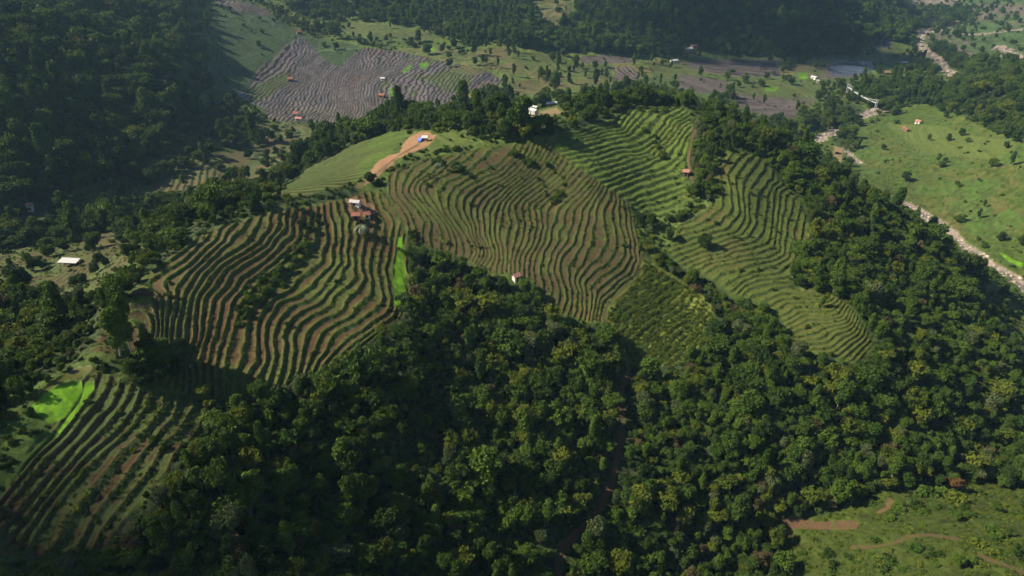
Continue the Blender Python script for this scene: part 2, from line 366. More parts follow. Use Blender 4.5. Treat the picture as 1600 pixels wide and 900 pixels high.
FE = [
    (-1, [(1140, 246), (1126, 270), (1130, 300), (1128, 325), (1105, 345)]), (0, [(1158, 246), (1140, 270), (1141, 300), (1143, 330), (1128, 348)]),
    (1, [(1173, 249.5), (1153.5, 270.5), (1150.5, 290), (1155, 314), (1157, 332), (1148, 345.5), (1135, 357)]), (2, [(1185, 255.5), (1162.5, 282.5), (1161, 297.5), (1164, 332), (1158, 352), (1144, 364)]),
    (3, [(1196, 262), (1178, 288), (1170, 308), (1170, 332), (1170, 350), (1158, 367), (1130, 376)]), (4, [(1207, 280), (1188, 302), (1185, 324.5), (1182.5, 345.5), (1170.5, 366.5), (1135, 383)]),
    (5, [(1200, 308), (1199, 335), (1196, 360.5), (1179.5, 378), (1140, 389)]), (6, [(1212, 296), (1209, 308), (1207, 332), (1207, 357.5), (1202, 376), (1179.5, 387.5), (1145, 394), (1128, 402)]),
    (7, [(1220, 300), (1216, 330), (1214, 360), (1208, 385), (1180, 397), (1135, 407)]), (8, [(1228, 315), (1222, 350), (1218.5, 377), (1217, 392), (1199, 402.5), (1154, 408), (1121, 415)]),
    (9, [(1238, 320), (1230, 360), (1226, 386), (1221, 402), (1199, 410), (1164.5, 419), (1130, 430)]), (10, [(1248, 330), (1238, 385), (1228, 408), (1200, 418), (1182.5, 424), (1154, 434), (1138, 442)]),
    (11, [(1232, 415), (1215, 426), (1182.5, 431), (1158.5, 443), (1149, 452)]), (12, [(1230, 432), (1190, 438), (1166, 445), (1155, 455)]), (13, [(1235, 440), (1199, 445), (1175, 452), (1161, 462)]),
    (14, [(1238, 447), (1214, 452.5), (1193, 459)]), (15, [(1274, 462), (1244, 459), (1214, 461.5), (1194, 470)]), (16, [(1292, 466), (1281, 468), (1254, 466), (1223, 468), (1204, 478)]),
    (17, [(1295, 470), (1283, 475), (1257, 473), (1232, 473.5), (1213, 483)]), (18, [(1301, 473.5), (1284.5, 481), (1247, 480), (1224, 491)]), (19, [(1311.5, 477), (1292, 487), (1251.5, 487), (1231, 498)]),
    (20, [(1315, 481), (1312, 487), (1293.5, 493), (1256, 492), (1237, 504)]), (21, [(1321, 484), (1318, 494), (1292, 499), (1265, 498), (1243, 509)]), (22, [(1325, 488), (1313, 501), (1286, 505), (1258, 513), (1246, 518)]),
    (23, [(1330, 490), (1325, 502), (1314.5, 506.5), (1289, 512.5), (1278.5, 520), (1250, 526)]), (24, [(1334, 494), (1331, 502), (1325, 511), (1299.5, 518.5), (1284.5, 527.5), (1250, 532)]),
    (25, [(1338, 498), (1329.5, 512.5), (1310, 520), (1289, 535), (1252, 538)]), (26, [(1342, 503), (1335.5, 517), (1313, 532), (1302.5, 541), (1280, 545)]), (27, [(1346, 508), (1343, 518.5), (1319, 539.5), (1305.5, 547)]),
    (28, [(1350, 514), (1347.5, 523), (1329.5, 536.5), (1310, 554.5)]), (29, [(1355, 524), (1343, 538), (1337, 547), (1319, 559)]), (30, [(1359.5, 533.5), (1340, 549), (1334, 560)]),
]
FH = [
    (0, [(372, 140), (400, 120), (430, 85), (450, 62)]), (8, [(417, 162), (435, 140), (471, 120), (484, 96), (495, 85)]), (16, [(468, 168), (480, 147), (492, 128), (501, 107), (510, 99), (520, 80)]),
    (22, [(511, 165), (514, 149), (519, 134), (523, 116), (540, 105), (544, 89)]), (28, [(541, 165), (538, 143), (543, 128), (559, 113), (565, 92), (575, 78)]), (34, [(559, 155), (561, 131), (577, 120), (600, 107), (615, 88)]),
    (40, [(592, 165), (590, 135), (610, 118), (635, 102), (655, 90)]), (47, [(645, 165), (652, 145), (665, 120), (690, 98)]), (53, [(685, 165), (695, 145), (710, 122), (730, 103)]), (59, [(735, 140), (750, 122), (770, 108)]),
]
PA = [(140, 548), (160, 520), (196, 478), (216, 448), (250, 418), (275, 396), (300, 378), (345, 355), (395, 340), (450, 326), (500, 318), (540, 312), (565, 300), (590, 300), (606, 312), (622, 345), (634, 372), (637, 430), (640, 478), (633, 490),
      (600, 515), (570, 540), (525, 565), (500, 580), (440, 600), (390, 620), (300, 625), (255, 600), (235, 580), (215, 560), (190, 560)]
PB = [(-30, 800), (10, 758), (45, 716), (75, 686), (108, 640), (124, 605), (135, 588), (150, 580), (200, 600), (250, 612), (318, 620), (318, 660), (290, 690), (260, 735), (215, 785), (180, 830), (130, 900), (0, 900), (-40, 860)]
PC = [(605, 275), (625, 262), (660, 248), (700, 243), (745, 233), (775, 228), (800, 228), (830, 222), (858, 218), (870, 235), (900, 260), (935, 283), (965, 300), (978, 312), (990, 345), (1003, 385), (1003, 410), (992, 432), (960, 458), (945, 480), (938, 502),
      (910, 500), (870, 488), (848, 472), (838, 440), (800, 428), (765, 425), (735, 410), (700, 395), (665, 385), (640, 375), (632, 350), (612, 318), (605, 300)]
PD = [(862, 216), (905, 200), (940, 190), (975, 175), (1000, 166), (1050, 165), (1075, 172), (1080, 200), (1072, 250), (1078, 300), (1060, 325), (1012, 338), (985, 318), (935, 283), (900, 260), (870, 235)]
PE = [(1128, 240), (1165, 238), (1195, 248), (1220, 285), (1250, 310), (1262, 350), (1255, 390), (1240, 405), (1228, 430), (1240, 452), (1275, 460), (1297, 463), (1322, 475), (1342, 498), (1357, 520), (1363, 535), (1347, 562), (1320, 566), (1296, 550), (1240, 543),
      (1236, 520), (1222, 498), (1195, 475), (1150, 462), (1130, 448), (1100, 430), (1065, 415), (1045, 395), (1060, 350), (1100, 335), (1122, 310), (1120, 270)]
PH = [(368, 145), (400, 112), (440, 75), (470, 55), (490, 75), (505, 92), (530, 105), (548, 88), (570, 74), (640, 82), (700, 98), (760, 110), (785, 125), (770, 140), (735, 140), (705, 160), (690, 172), (640, 180), (590, 178), (560, 192), (440, 190), (420, 186), (410, 168), (380, 155)]
# further terraced slopes whose banks simply follow the lie of the land: outline, bank height, share of the bank
CONTOUR = [
    ('dark', [(340, 25), (470, 52), (440, 75), (400, 112), (368, 145), (345, 150), (330, 120), (335, 60)], .9, .5),
    ('dark', [(475, 55), (560, 72), (548, 88), (530, 105), (505, 92)], .8, .5),
    ('stubble', [(180, 305), (240, 285), (300, 262), (335, 245), (400, 225), (480, 205), (500, 215), (440, 262), (390, 290), (300, 300)], 1.3, .45),
    ('stubble', [(400, 195), (440, 190), (490, 200), (470, 215), (430, 235), (400, 240)], .9, .45),
    ('olive', [(510, 45), (560, 35), (640, 40), (700, 60), (640, 62), (560, 55)], 1.0, .4),
    ('straw', [(835, 0), (880, 0), (900, 25), (880, 45), (850, 30)], 1.0, .4), ('straw', [(620, 78), (680, 70), (760, 90), (800, 112), (760, 108), (690, 95)], .8, .35),
    ('mud', [(330, 0), (380, 2), (430, 20), (420, 26), (370, 18)], .9, .35),
    ('mud', [(900, 92), (920, 86), (990, 90), (1000, 97), (960, 98), (910, 97)], .5, .3), ('mud', [(960, 108), (985, 106), (1002, 120), (990, 128), (960, 122)], .5, .3),
    ('mudgreen', [(1060, 118), (1135, 126), (1142, 142), (1100, 145), (1062, 138)], .5, .35), ('mudgreen', [(1140, 145), (1200, 130), (1262, 138), (1272, 160), (1240, 185), (1195, 182), (1150, 160)], .7, .4),
    ('straw', [(800, 130), (840, 125), (850, 145), (800, 150)], .6, .35), ('knoll', [(415, 308), (470, 270), (540, 232), (600, 208), (640, 205), (620, 235), (590, 262), (560, 285), (480, 305)], 1.05, .42),
    ('yard', [(20, 400), (150, 375), (235, 378), (200, 410), (150, 440), (60, 470), (20, 430)], .7, .35), ('pasture', [(1380, 190), (1480, 200), (1590, 225), (1560, 250), (1440, 240)], .8, .3),
    ('grass', [(640, 215), (700, 205), (740, 215), (740, 232), (690, 238), (650, 245)], 1.0, .4), ('stubble', [(120, 370), (185, 360), (185, 380), (150, 395)], .8, .4),
]


def clip_bend(a, r):
    return np.clip(a, -r, r)


class Field:
    def __init__(self, lines, poly, h, w, wob=.12, reg=.004):
        pv, px, py = [], [], []
        for n, pts in lines:
            for (u, v) in densify(pts, 11.0):
                x, y = at(u, v)
                px.append(x); py.append(y); pv.append(n)
        self.f = TPS(px, py, pv, reg)
        self.poly = at_poly(densify(poly + [poly[0]], 25.0)[:-1])
        self.h, self.w, self.wob = h, w, wob
        (self.x0, self.y0), (self.x1, self.y1) = self.poly.min(0) - 6, self.poly.max(0) + 6
        st = 1.5
        self.gx = np.arange(self.x0, self.x1 + st, st); self.gy = np.arange(self.y0, self.y1 + st, st)
        GX, GY = np.meshgrid(self.gx, self.gy)
        self.G = self.f(GX, GY); self.st = st

    def phase(self, x, y):
        fx = np.clip((x - self.x0) / self.st, 0, len(self.gx) - 1.001); fy = np.clip((y - self.y0) / self.st, 0, len(self.gy) - 1.001)
        i = fy.astype(int); j = fx.astype(int); a = fy - i; b = fx - j; G = self.G
        p = (G[i, j] * (1 - b) + G[i, j + 1] * b) * (1 - a) + (G[i + 1, j] * (1 - b) + G[i + 1, j + 1] * b) * a
        return p + self.wob * 2 * fbm(x, y, 7.0, 41, 2)


def bank_profile(phi, w):
    """height offset (in steps) of a flat tread / steep bank staircase along phi, plus the bank and lip weights"""
    d = phi - np.round(phi)
    S = sstep(-w / 2, w / 2, d)
    off = .5 + d - S
    off = np.where(d < 0, off, off)
    off = d + .5 - S - 0.0
    off = np.where(off > .5, off - 1, off)
    lip = np.exp(-((d + w / 2 + .05) / .06) ** 2)
    bank = sstep(w / 2 + .07, w / 2 - .03, np.abs(d))
    return off, bank, lip, d


FIELDS = {'A': Field(FA, PA, 1.05, .33, .18), 'B': Field(FB, PB, .95, .40, .18), 'C': Field(FC, PC, .80, .29, .20), 'D': Field(FD, PD, 1.0, .36, .17), 'E': Field(FE, PE, .85, .28, .15), 'H': Field(FH, PH, .75, .30, .36, .02)}
CONT = [(k, at_poly(densify(p + [p[0]], 25.0)[:-1]), h, w, None) for k, p, h, w in CONTOUR]
# nearly level plots of the valley: low bunds at a given spacing (m) and bearing (degrees)
PLOTS = [
    ('mud', [(902, 92), (925, 86), (990, 89), (1000, 97), (960, 99), (910, 98)], 5.0, 40), ('mud', [(958, 108), (985, 104), (1004, 120), (990, 130), (960, 124)], 6.0, 10), ('straw', [(900, 125), (950, 120), (965, 130), (940, 146), (905, 142)], 7.0, 70),
    ('straw', [(742, 74), (800, 78), (790, 92), (745, 90)], 7.0, 80), ('olive', [(800, 82), (880, 84), (885, 100), (830, 106), (800, 98)], 7.0, 110), ('straw', [(800, 128), (842, 124), (852, 146), (802, 150)], 5.0, 60), ('olive', [(880, 102), (955, 101), (955, 122), (890, 122)], 8.0, 95),
    ('mud', [(1062, 118), (1100, 120), (1142, 130), (1138, 144), (1095, 146), (1062, 138)], 5.5, 30), ('olive', [(1005, 95), (1060, 98), (1120, 112), (1060, 117), (1020, 116)], 9.0, 100), ('mud', [(1142, 148), (1200, 152), (1250, 158), (1240, 184), (1195, 182), (1150, 164)], 5.0, 120),
    ('olive', [(1150, 132), (1200, 126), (1268, 136), (1262, 154), (1200, 150), (1150, 146)], 5.0, 20), ('mud', [(1066, 98), (1125, 93), (1215, 94), (1212, 118), (1150, 119), (1090, 110)], 15.0, 75), ('straw', [(1216, 93), (1290, 92), (1292, 118), (1220, 119)], 12.0, 60), ('olive', [(1350, 118), (1400, 112), (1430, 122), (1380, 128), (1340, 126)], 9.0, 90),
    ('straw', [(700, 100), (735, 104), (760, 112), (735, 118), (705, 112)], 5.0, 30), ('stubble', [(335, 240), (385, 232), (392, 262), (350, 275), (330, 262)], 4.5, 150), ('stubble', [(250, 286), (322, 262), (345, 272), (330, 290), (270, 300)], 4.5, 20),
]
_a, _b = at(975, 545), at(1090, 440)
PLOTS.append(('crop', [(1003, 410), (1048, 436), (1098, 466), (1112, 504), (1100, 530), (1058, 560), (1000, 574), (982, 556), (952, 520), (952, 496), (970, 466), (997, 436)], 2.9, math.degrees(math.atan2(_b[1] - _a[1], _b[0] - _a[0])) - 90))
_a, _b = at(470, 288), at(585, 242)
PLOTS.append(('knoll', [(415, 308), (470, 270), (540, 232), (600, 208), (640, 205), (620, 235), (590, 262), (560, 285), (480, 305)], 4.6, math.degrees(math.atan2(_b[1] - _a[1], _b[0] - _a[0])) - 90))
CONT += [(k, at_poly(densify(p + [p[0]], 25.0)[:-1]), .55, .30, (sp, math.radians(dg))) for k, p, sp, dg in PLOTS]
# ------------------------------------------------------------------ what grows where (outlines followed in the drone's view, laid on the ground)
REG = {
    'left_hill': [(-400, -200), (282, -200), (292, 60), (278, 120), (276, 180), (256, 218), (226, 242), (190, 262), (150, 282), (60, 305), (-400, 318)],
    'dark_slope': [(335, -20), (400, 10), (480, 55), (560, 75), (548, 88), (530, 105), (490, 75), (440, 75), (380, 135), (350, 155), (330, 120)],
    'top_wood': [(430, -60), (820, -60), (832, 20), (800, 28), (780, 60), (730, 62), (690, 45), (600, 32), (510, 26), (450, 15)],
    'far_wood': [(885, -100), (1330, -100), (1420, 20), (1440, 62), (1350, 66), (1335, 88), (1200, 90), (1090, 74), (1040, 82), (960, 84), (870, 74), (800, 68), (775, 50), (830, 34), (880, 48), (905, 25)],
    'back_band': [(-100, 330), (60, 322), (180, 308), (300, 300), (395, 292), (450, 255), (500, 215), (560, 205), (600, 190), (645, 176), (700, 158), (740, 165), (800, 190), (870, 195), (920, 182), (960, 150), (985, 138), (1040, 135), (1095, 160),
                  (1080, 168), (1000, 165), (935, 192), (862, 215), (790, 215), (730, 205), (690, 200), (640, 203), (600, 206), (540, 231), (470, 270), (440, 292), (410, 312), (370, 330), (300, 352), (240, 374), (180, 362), (100, 372), (40, 384), (-100, 395)],
    'ridge_wood': [(-300, 440), (40, 448), (70, 488), (150, 455), (200, 408), (240, 378), (300, 352), (400, 318), (470, 300), (540, 285), (562, 286), (556, 302), (500, 314), (440, 323), (395, 338), (345, 352), (295, 376), (240, 416), (205, 450), (190, 480), (165, 515), (120, 555), (60, 600), (0, 655), (-300, 800)],
    'spur': [(1090, 168), (1120, 165), (1180, 195), (1260, 245), (1330, 305), (1400, 340), (1460, 395), (1515, 445), (1560, 520), (1600, 575), (1900, 700), (1900, 770), (1600, 765), (1500, 742), (1430, 758), (1370, 770), (1300, 800), (1240, 805), (1215, 830), (1235, 880), (1200, 1000), (100, 1000), (100, 880), (160, 840), (215, 795), (262, 742),
             (300, 700), (325, 665), (320, 630), (395, 618), (440, 596), (500, 578), (528, 566), (572, 540), (602, 515), (640, 492), (648, 478), (640, 395), (665, 388), (700, 398), (735, 414), (765, 430), (800, 442), (838, 452), (850, 478), (880, 498), (925, 512), (952, 540), (975, 572), (1000, 584),
             (1062, 566), (1106, 534), (1118, 505), (1105, 468), (1050, 432), (1018, 402), (1008, 380), (1000, 352), (1012, 342), (1040, 350), (1040, 395), (1065, 418), (1100, 436), (1130, 455), (1150, 468), (1195, 482), (1220, 505), (1235, 550), (1296, 556), (1320, 572), (1352, 566), (1369, 535), (1360, 515), (1345, 494),
             (1325, 470), (1297, 455), (1245, 450), (1238, 430), (1248, 405), (1262, 390), (1268, 350), (1256, 308), (1226, 283), (1198, 243), (1165, 234), (1125, 236), (1112, 262), (1115, 300), (1085, 330), (1080, 300), (1074, 250), (1082, 200)],
    'shrub_crop': [(1005, 405), (1050, 432), (1105, 466), (1118, 505), (1106, 534), (1062, 566), (1000, 582), (975, 560), (945, 522), (946, 495), (965, 465), (994, 435)],
    'shrub_slope': [(1006, 378), (1000, 350), (1012, 340), (1050, 330), (1080, 312), (1112, 300), (1122, 318), (1100, 338), (1060, 352), (1046, 395), (1030, 405)],
    'meadow': [(1335, 200), (1380, 188), (1450, 160), (1500, 180), (1560, 212), (1640, 225), (1900, 300), (1900, 460), (1640, 450), (1590, 430), (1545, 398), (1490, 360), (1440, 322), (1390, 325), (1330, 290)],
    'hill_wood': [(1440, 150), (1500, 112), (1560, 96), (1640, 88), (1900, 60), (1900, 290), (1640, 222), (1560, 208), (1500, 176), (1460, 168)],
    'near_bank': [(1505, 440), (1570, 455), (1640, 480), (1640, 600), (1590, 570), (1540, 500)],
    'near_meadow': [(1225, 808), (1300, 802), (1375, 772), (1430, 760), (1500, 745), (1640, 770), (1700, 1000), (1205, 1000), (1235, 880), (1212, 830)],
    'shed_field': [(-50, 400), (40, 388), (150, 374), (238, 378), (205, 410), (150, 446), (60, 478), (40, 440), (-50, 425)],
    'mid_valley': [(735, 72), (800, 74), (880, 80), (1040, 90), (1062, 110), (1040, 132), (990, 134), (960, 146), (900, 152), (830, 152), (760, 132), (720, 100)],
    'valley_floor': [(1040, 90), (1120, 84), (1200, 90), (1300, 88), (1400, 80), (1440, 95), (1400, 118), (1330, 128), (1280, 140), (1272, 165), (1240, 188), (1180, 180), (1140, 150), (1060, 142), (1010, 128)],
    'mud_flat': [(1065, 100), (1120, 94), (1200, 93), (1290, 91), (1362, 96), (1368, 112), (1320, 122), (1240, 119), (1150, 119), (1090, 110)],
    'pond': [(1292, 106), (1325, 92), (1352, 96), (1358, 110), (1340, 117), (1300, 120)], 'pond2': [(1355, 58), (1390, 56), (1395, 72), (1370, 77)], 'pond3': [(1186, 100), (1215, 99), (1218, 118), (1188, 119)], 'wet_sand': [(1420, -6), (1490, -6), (1510, 7), (1470, 9), (1430, 6)],
    'bank_clump': [(1450, 62), (1500, 58), (1560, 72), (1568, 92), (1530, 108), (1480, 100), (1455, 88)], 'bank_belt': [(1318, 146), (1340, 126), (1420, 122), (1500, 132), (1520, 145), (1480, 160), (1420, 155), (1360, 164), (1330, 156)],
    'river_trees': [(1280, 175), (1330, 158), (1350, 176), (1310, 200), (1345, 232), (1320, 240), (1290, 205), (1250, 212), (1225, 200), (1240, 190)],
    'far_flat': [(1405, -30), (1700, -30), (1700, 92), (1560, 98), (1500, 98), (1450, 62), (1420, 30)],
    'corner_wood': [(1440, 40), (1500, 30), (1530, 38), (1460, 48), (1410, 40), (1400, 22), (1430, 12), (1530, 14), (1528, 30)],
    'wood_gap': [(600, 690), (650, 682), (700, 700), (702, 745), (688, 800), (655, 760), (612, 742)], 'wood_gap2': [(1090, 690), (1125, 700), (1130, 740), (1100, 760), (1080, 730)], 'wood_gap3': [(740, 820), (800, 800), (830, 850), (790, 880), (740, 870)],
    'hedge_clump': [(168, 566), (200, 548), (250, 552), (300, 566), (302, 590), (270, 604), (215, 606), (180, 596)],
    'belt_a': [(560, 165), (640, 168), (740, 150), (760, 140), (800, 150), (800, 175), (740, 175), (700, 165), (640, 182), (590, 188)],
}
LINES = {   # trodden earth, bare river stones: centre line and half width in metres
    'track': ([(1002, 402), (998, 425), (975, 452), (950, 478), (942, 500), (945, 520), (962, 540), (978, 558), (984, 580)], .55),
    'forest_track': ([(984, 580), (972, 610), (972, 640), (972, 680), (964, 720), (956, 752), (940, 790), (922, 815), (900, 835), (880, 855), (873, 880), (874, 920)], 1.0),
    'ridge_path': ([(1096, 166), (1088, 195), (1080, 225), (1076, 250), (1082, 285), (1092, 300)], .55),
    'meadow_path': ([(1335, 855), (1365, 856), (1395, 850), (1420, 838), (1450, 836), (1495, 842)], .9), 'meadow_path2': ([(1530, 868), (1555, 878), (1590, 892), (1610, 900)], .8),
    'crest_path': ([(560, 292), (575, 282), (600, 262), (625, 242), (655, 225), (668, 212)], 1.2), 'far_path': ([(690, 40), (700, 45), (728, 52)], 1.5),
    'road_a': ([(775, 130), (760, 127), (745, 135)], 1.2),
}
SCARS = {   # bare reddish earth
    'clearing': [(568, 290), (574, 278), (578, 268), (592, 250), (606, 243), (622, 238), (630, 224), (640, 214), (655, 207), (668, 207), (680, 212), (676, 220), (668, 228), (655, 234), (640, 238), (618, 252), (600, 268), (580, 284)],
    'slip': [(1208, 830), (1222, 812), (1245, 808), (1280, 816), (1310, 812), (1345, 812), (1342, 824), (1310, 830), (1275, 828), (1245, 826), (1232, 840), (1212, 842)], 'slip2': [(1382, 778), (1392, 778), (1398, 792), (1388, 796), (1372, 803), (1368, 800), (1382, 790)],
    'yard_a': [(540, 310), (556, 306), (580, 318), (590, 332), (572, 340), (548, 338), (545, 320)], 'yard_b': [(820, 185), (840, 176), (868, 168), (880, 176), (850, 184), (825, 192)], 'slip3': [(655, 755), (672, 750), (690, 775), (684, 800), (665, 780)],
    'scar_far': [(880, 152), (905, 150), (912, 156), (890, 158)], 'bank_bare': [(1303, 228), (1318, 232), (1314, 256), (1302, 252)], 'bank_bare2': [(715, 152), (735, 148), (750, 154), (740, 160), (718, 160)],
}
LIME = [[(51, 633), (85, 608), (127, 597), (127.5, 612), (119, 629), (98, 655), (75, 662), (58, 645)], [(132, 596), (147, 595.5), (146, 608), (119, 646), (89, 684), (80, 686), (101, 656), (124, 628)],
        [(621, 369), (629, 373), (633, 388), (631, 410), (634, 440), (638, 476), (628, 481), (618, 478), (613, 445), (615, 420), (619, 395)],
        [(655, 100), (668, 96), (670, 103), (662, 108), (657, 106)], [(627, 111), (642, 101), (645, 104), (632, 115)], [(607, 138), (612, 137), (615, 150), (622, 158), (610, 156)], [(665, 72), (676, 70), (682, 80), (670, 80)],
        [(1248, 112), (1262, 114), (1262, 124), (1248, 123)], [(1196, 134), (1216, 136), (1212, 143), (1196, 142)], [(1562, 395), (1572, 398), (1600, 412), (1596, 418), (1574, 408)], [(1350, 106), (1366, 108), (1370, 118), (1362, 112)]]
OLIVE = [(55, 622), (72, 606), (95, 590), (115, 575), (138, 571), (146, 573), (143, 582), (125, 590), (100, 597), (75, 612)]
LAWN = [(-60, 700), (-10, 662), (55, 640), (75, 664), (92, 680), (60, 705), (30, 740), (-10, 790), (-60, 820)]
RIVERS = [([(1415, 318), (1435, 328), (1455, 341), (1480, 360), (1510, 384), (1545, 408), (1575, 428), (1605, 450), (1650, 480), (1720, 520)], 4.3),
          ([(1346, 256), (1334, 246), (1322, 236)], 2.2), ([(1316, 200), (1300, 207), (1282, 214), (1262, 224)], 6.0),
          ([(1348, 182), (1362, 174), (1378, 170)], 6.5), ([(1470, 130), (1500, 120), (1520, 130)], 4.5), ([(1500, 122), (1470, 104), (1462, 90), (1445, 75), (1432, 62), (1440, 50), (1462, 46), (1520, 54), (1580, 48), (1640, 40)], 7.5), ([(1560, 72), (1580, 82), (1595, 95), (1640, 90)], 9)]
RIV_W = [(at_poly(densify(l, 14)), w) for l, w in RIVERS]
LINE_W = {k: (at_poly(densify(l, 12)), w) for k, (l, w) in LINES.items()}


def in_reg(poly, u, v, soft=0.0):
    """signed distance in the outline's own units, only near its bounding box"""
    p = np.array(poly, float)
    out = np.full(u.shape, -1e3)
    m = (u > p[:, 0].min() - 30) & (u < p[:, 0].max() + 30) & (v > p[:, 1].min() - 30) & (v < p[:, 1].max() + 30)
    if m.any():
        out[m] = inside(poly, u[m], v[m])
    return out


def near_reg(line, x, y, r):
    out = np.full(x.shape, 1e3)
    m = (x > line[:, 0].min() - r) & (x < line[:, 0].max() + r) & (y > line[:, 1].min() - r) & (y < line[:, 1].max() + r)
    if m.any():
        out[m] = near_line(line, x[m], y[m])
    return out


# ------------------------------------------------------------------ the ground as one sheet
def col_mix(C, c, w):
    w = np.clip(w, 0, 1)[:, None]
    return C * (1 - w) + np.asarray(c) * w


_rows = np.concatenate([np.arange(math.log(56), math.log(84), .006), np.arange(math.log(84), math.log(130), .0027), np.arange(math.log(130), math.log(400), .0021), np.arange(math.log(400), math.log(900), .0032), np.arange(math.log(900), math.log(2600), .008)])
_cols = np.linspace(-1.24, 1.24, 1560)
NR, NC = len(_rows), len(_cols)
LL, SS = np.meshgrid(_rows, _cols, indexing='ij')
Y = np.exp(LL).ravel(); X = (SS.ravel() * Y)
Z = ground(X, Y)
VISI = visible(X, Y)
U, V = project(X, Y, Z)
U = np.where(VISI, U, -5e3); V = np.where(VISI, V, -5e3)
# a little raggedness so no outline is ruled
jx = 2.6 * fbm(X, Y, 9.0, 71, 3) * F_PX / np.maximum(Y, 60) * 1.1
UJ = U + jx; VJ = V + .55 * jx * np.sign(vnoise(X, Y, 13., 9))
n1 = fbm(X, Y, 3.2, 11, 3); n2 = fbm(X, Y, 14.0, 12, 3); n3 = fbm(X, Y, 1.5, 13, 2); n4 = fbm(X, Y, 60.0, 14, 3); n5 = vnoise(X, Y, .9, 15)
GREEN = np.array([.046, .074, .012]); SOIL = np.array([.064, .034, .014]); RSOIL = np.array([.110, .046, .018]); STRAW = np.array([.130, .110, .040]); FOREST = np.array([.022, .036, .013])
GRASS = np.array([.088, .140, .026]); BANK = np.array([.050, .088, .014]); MUD = np.array([.092, .076, .078]); LIMEC = np.array([.098, .225, .007]); STONE = np.array([.33, .265, .225]); DIRT = np.array([.30, .165, .095])
C = np.tile(GREEN, (len(X), 1))
C = col_mix(C, (.070, .110, .018), sstep(-.1, .35, n2)); C = col_mix(C, STRAW * .8, sstep(.18, .5, n4 + .5 * n2) * .6)
ROUGH = np.full(len(X), .85)
DZ = .55 * n1 + .35 * n3 + .8 * n2          # wild ground is lumpy
KIND = np.zeros(len(X), np.int8)           # 0 ground, 1 path, 2 river bed, 3 rice paddy, 4 water


def paint(name, c, w=1.0, soft=3.0):
    global C
    s = in_reg(REG[name], UJ, VJ)
    k = sstep(-soft, soft, s)
    C = col_mix(C, c, k * w)
    return k


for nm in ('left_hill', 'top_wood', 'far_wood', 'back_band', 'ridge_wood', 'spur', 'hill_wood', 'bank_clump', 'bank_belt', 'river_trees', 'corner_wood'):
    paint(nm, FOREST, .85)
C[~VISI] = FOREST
paint('dark_slope', (.035, .062, .022))
for nm in ('wood_gap', 'wood_gap2', 'wood_gap3'):
    paint(nm, (.030, .048, .010))
k = paint('meadow', (.056, .088, .011)); C = col_mix(C, (.105, .088, .030), k * sstep(-.05, .30, n4 + .7 * n2 + .5 * n1) * .8); C = col_mix(C, (.034, .070, .012), k * sstep(.18, .42, n1 + .4 * n2) * .75)
C = col_mix(C, (.048, .105, .014), k * sstep(.05, .4, n2 + n4) * .7)
k = paint('near_bank', (.062, .095, .018)); C = col_mix(C, STRAW * .75, k * sstep(-.1, .3, n2 + n1 * .4) * .6)
k = paint('near_meadow', (.046, .066, .008)); C = col_mix(C, (.034, .052, .008), k * sstep(-.05, .3, n1 + n2) * .7); C = col_mix(C, (.070, .080, .016), k * sstep(.1, .5, n4) * .5)
k = paint('shed_field', (.070, .074, .022)); C = col_mix(C, (.044, .074, .013), k * sstep(-.1, .3, n1 + .6 * n2)); C = col_mix(C, (.12, .065, .035), k * sstep(.32, .55, n2 + .5 * n1) * .7)
k = paint('shrub_crop', (.125, .150, .024)); C = col_mix(C, (.075, .09, .018), k * sstep(.0, .3, n1) * .8); C = col_mix(C, SOIL * .8, k * sstep(.3, .5, n3 + .5 * n2) * .5)
k = paint('shrub_slope', (.075, .11, .024))
k = paint('mid_valley', (.078, .112, .022)); C = col_mix(C, (.12, .095, .042), k * sstep(.1, .4, n4 + .5 * n2) * .8)
k = paint('far_flat', (.056, .098, .024)); C = col_mix(C, (.12, .092, .080), k * sstep(.02, .22, n4 + .5 * n2) * .85); C = col_mix(C, (.035, .07, .016), k * sstep(.1, .4, n2 - .5 * n4) * .8)
paint('valley_floor', (.060, .090, .022))
k = paint('mud_flat', MUD * .95, .95); C = col_mix(C, (.095, .072, .050), k * sstep(-.1, .3, n4 + .4 * n2)); ROUGH = np.where(k > .5, .45, ROUGH); KIND = np.where(k > .5, 3, KIND); DZ = DZ * (1 - k)
k = paint('wet_sand', STONE * .8); DZ = DZ * (1 - k)
for nm in ('pond', 'pond2', 'pond3'):
    k = sstep(-2, 2, in_reg(REG[nm], UJ, VJ)); C = col_mix(C, (.06, .058, .075), k); ROUGH = np.where(k > .5, .16, ROUGH); KIND = np.where(k > .5, 4, KIND); DZ = DZ * (1 - k)

_op = (1 - sstep(-2, 2, in_reg(REG['mud_flat'], UJ, VJ)))
C = C * (1 + (_op * np.clip(.55 * n1 + .55 * n3 + .3 * n5, -.55, .6))[:, None])
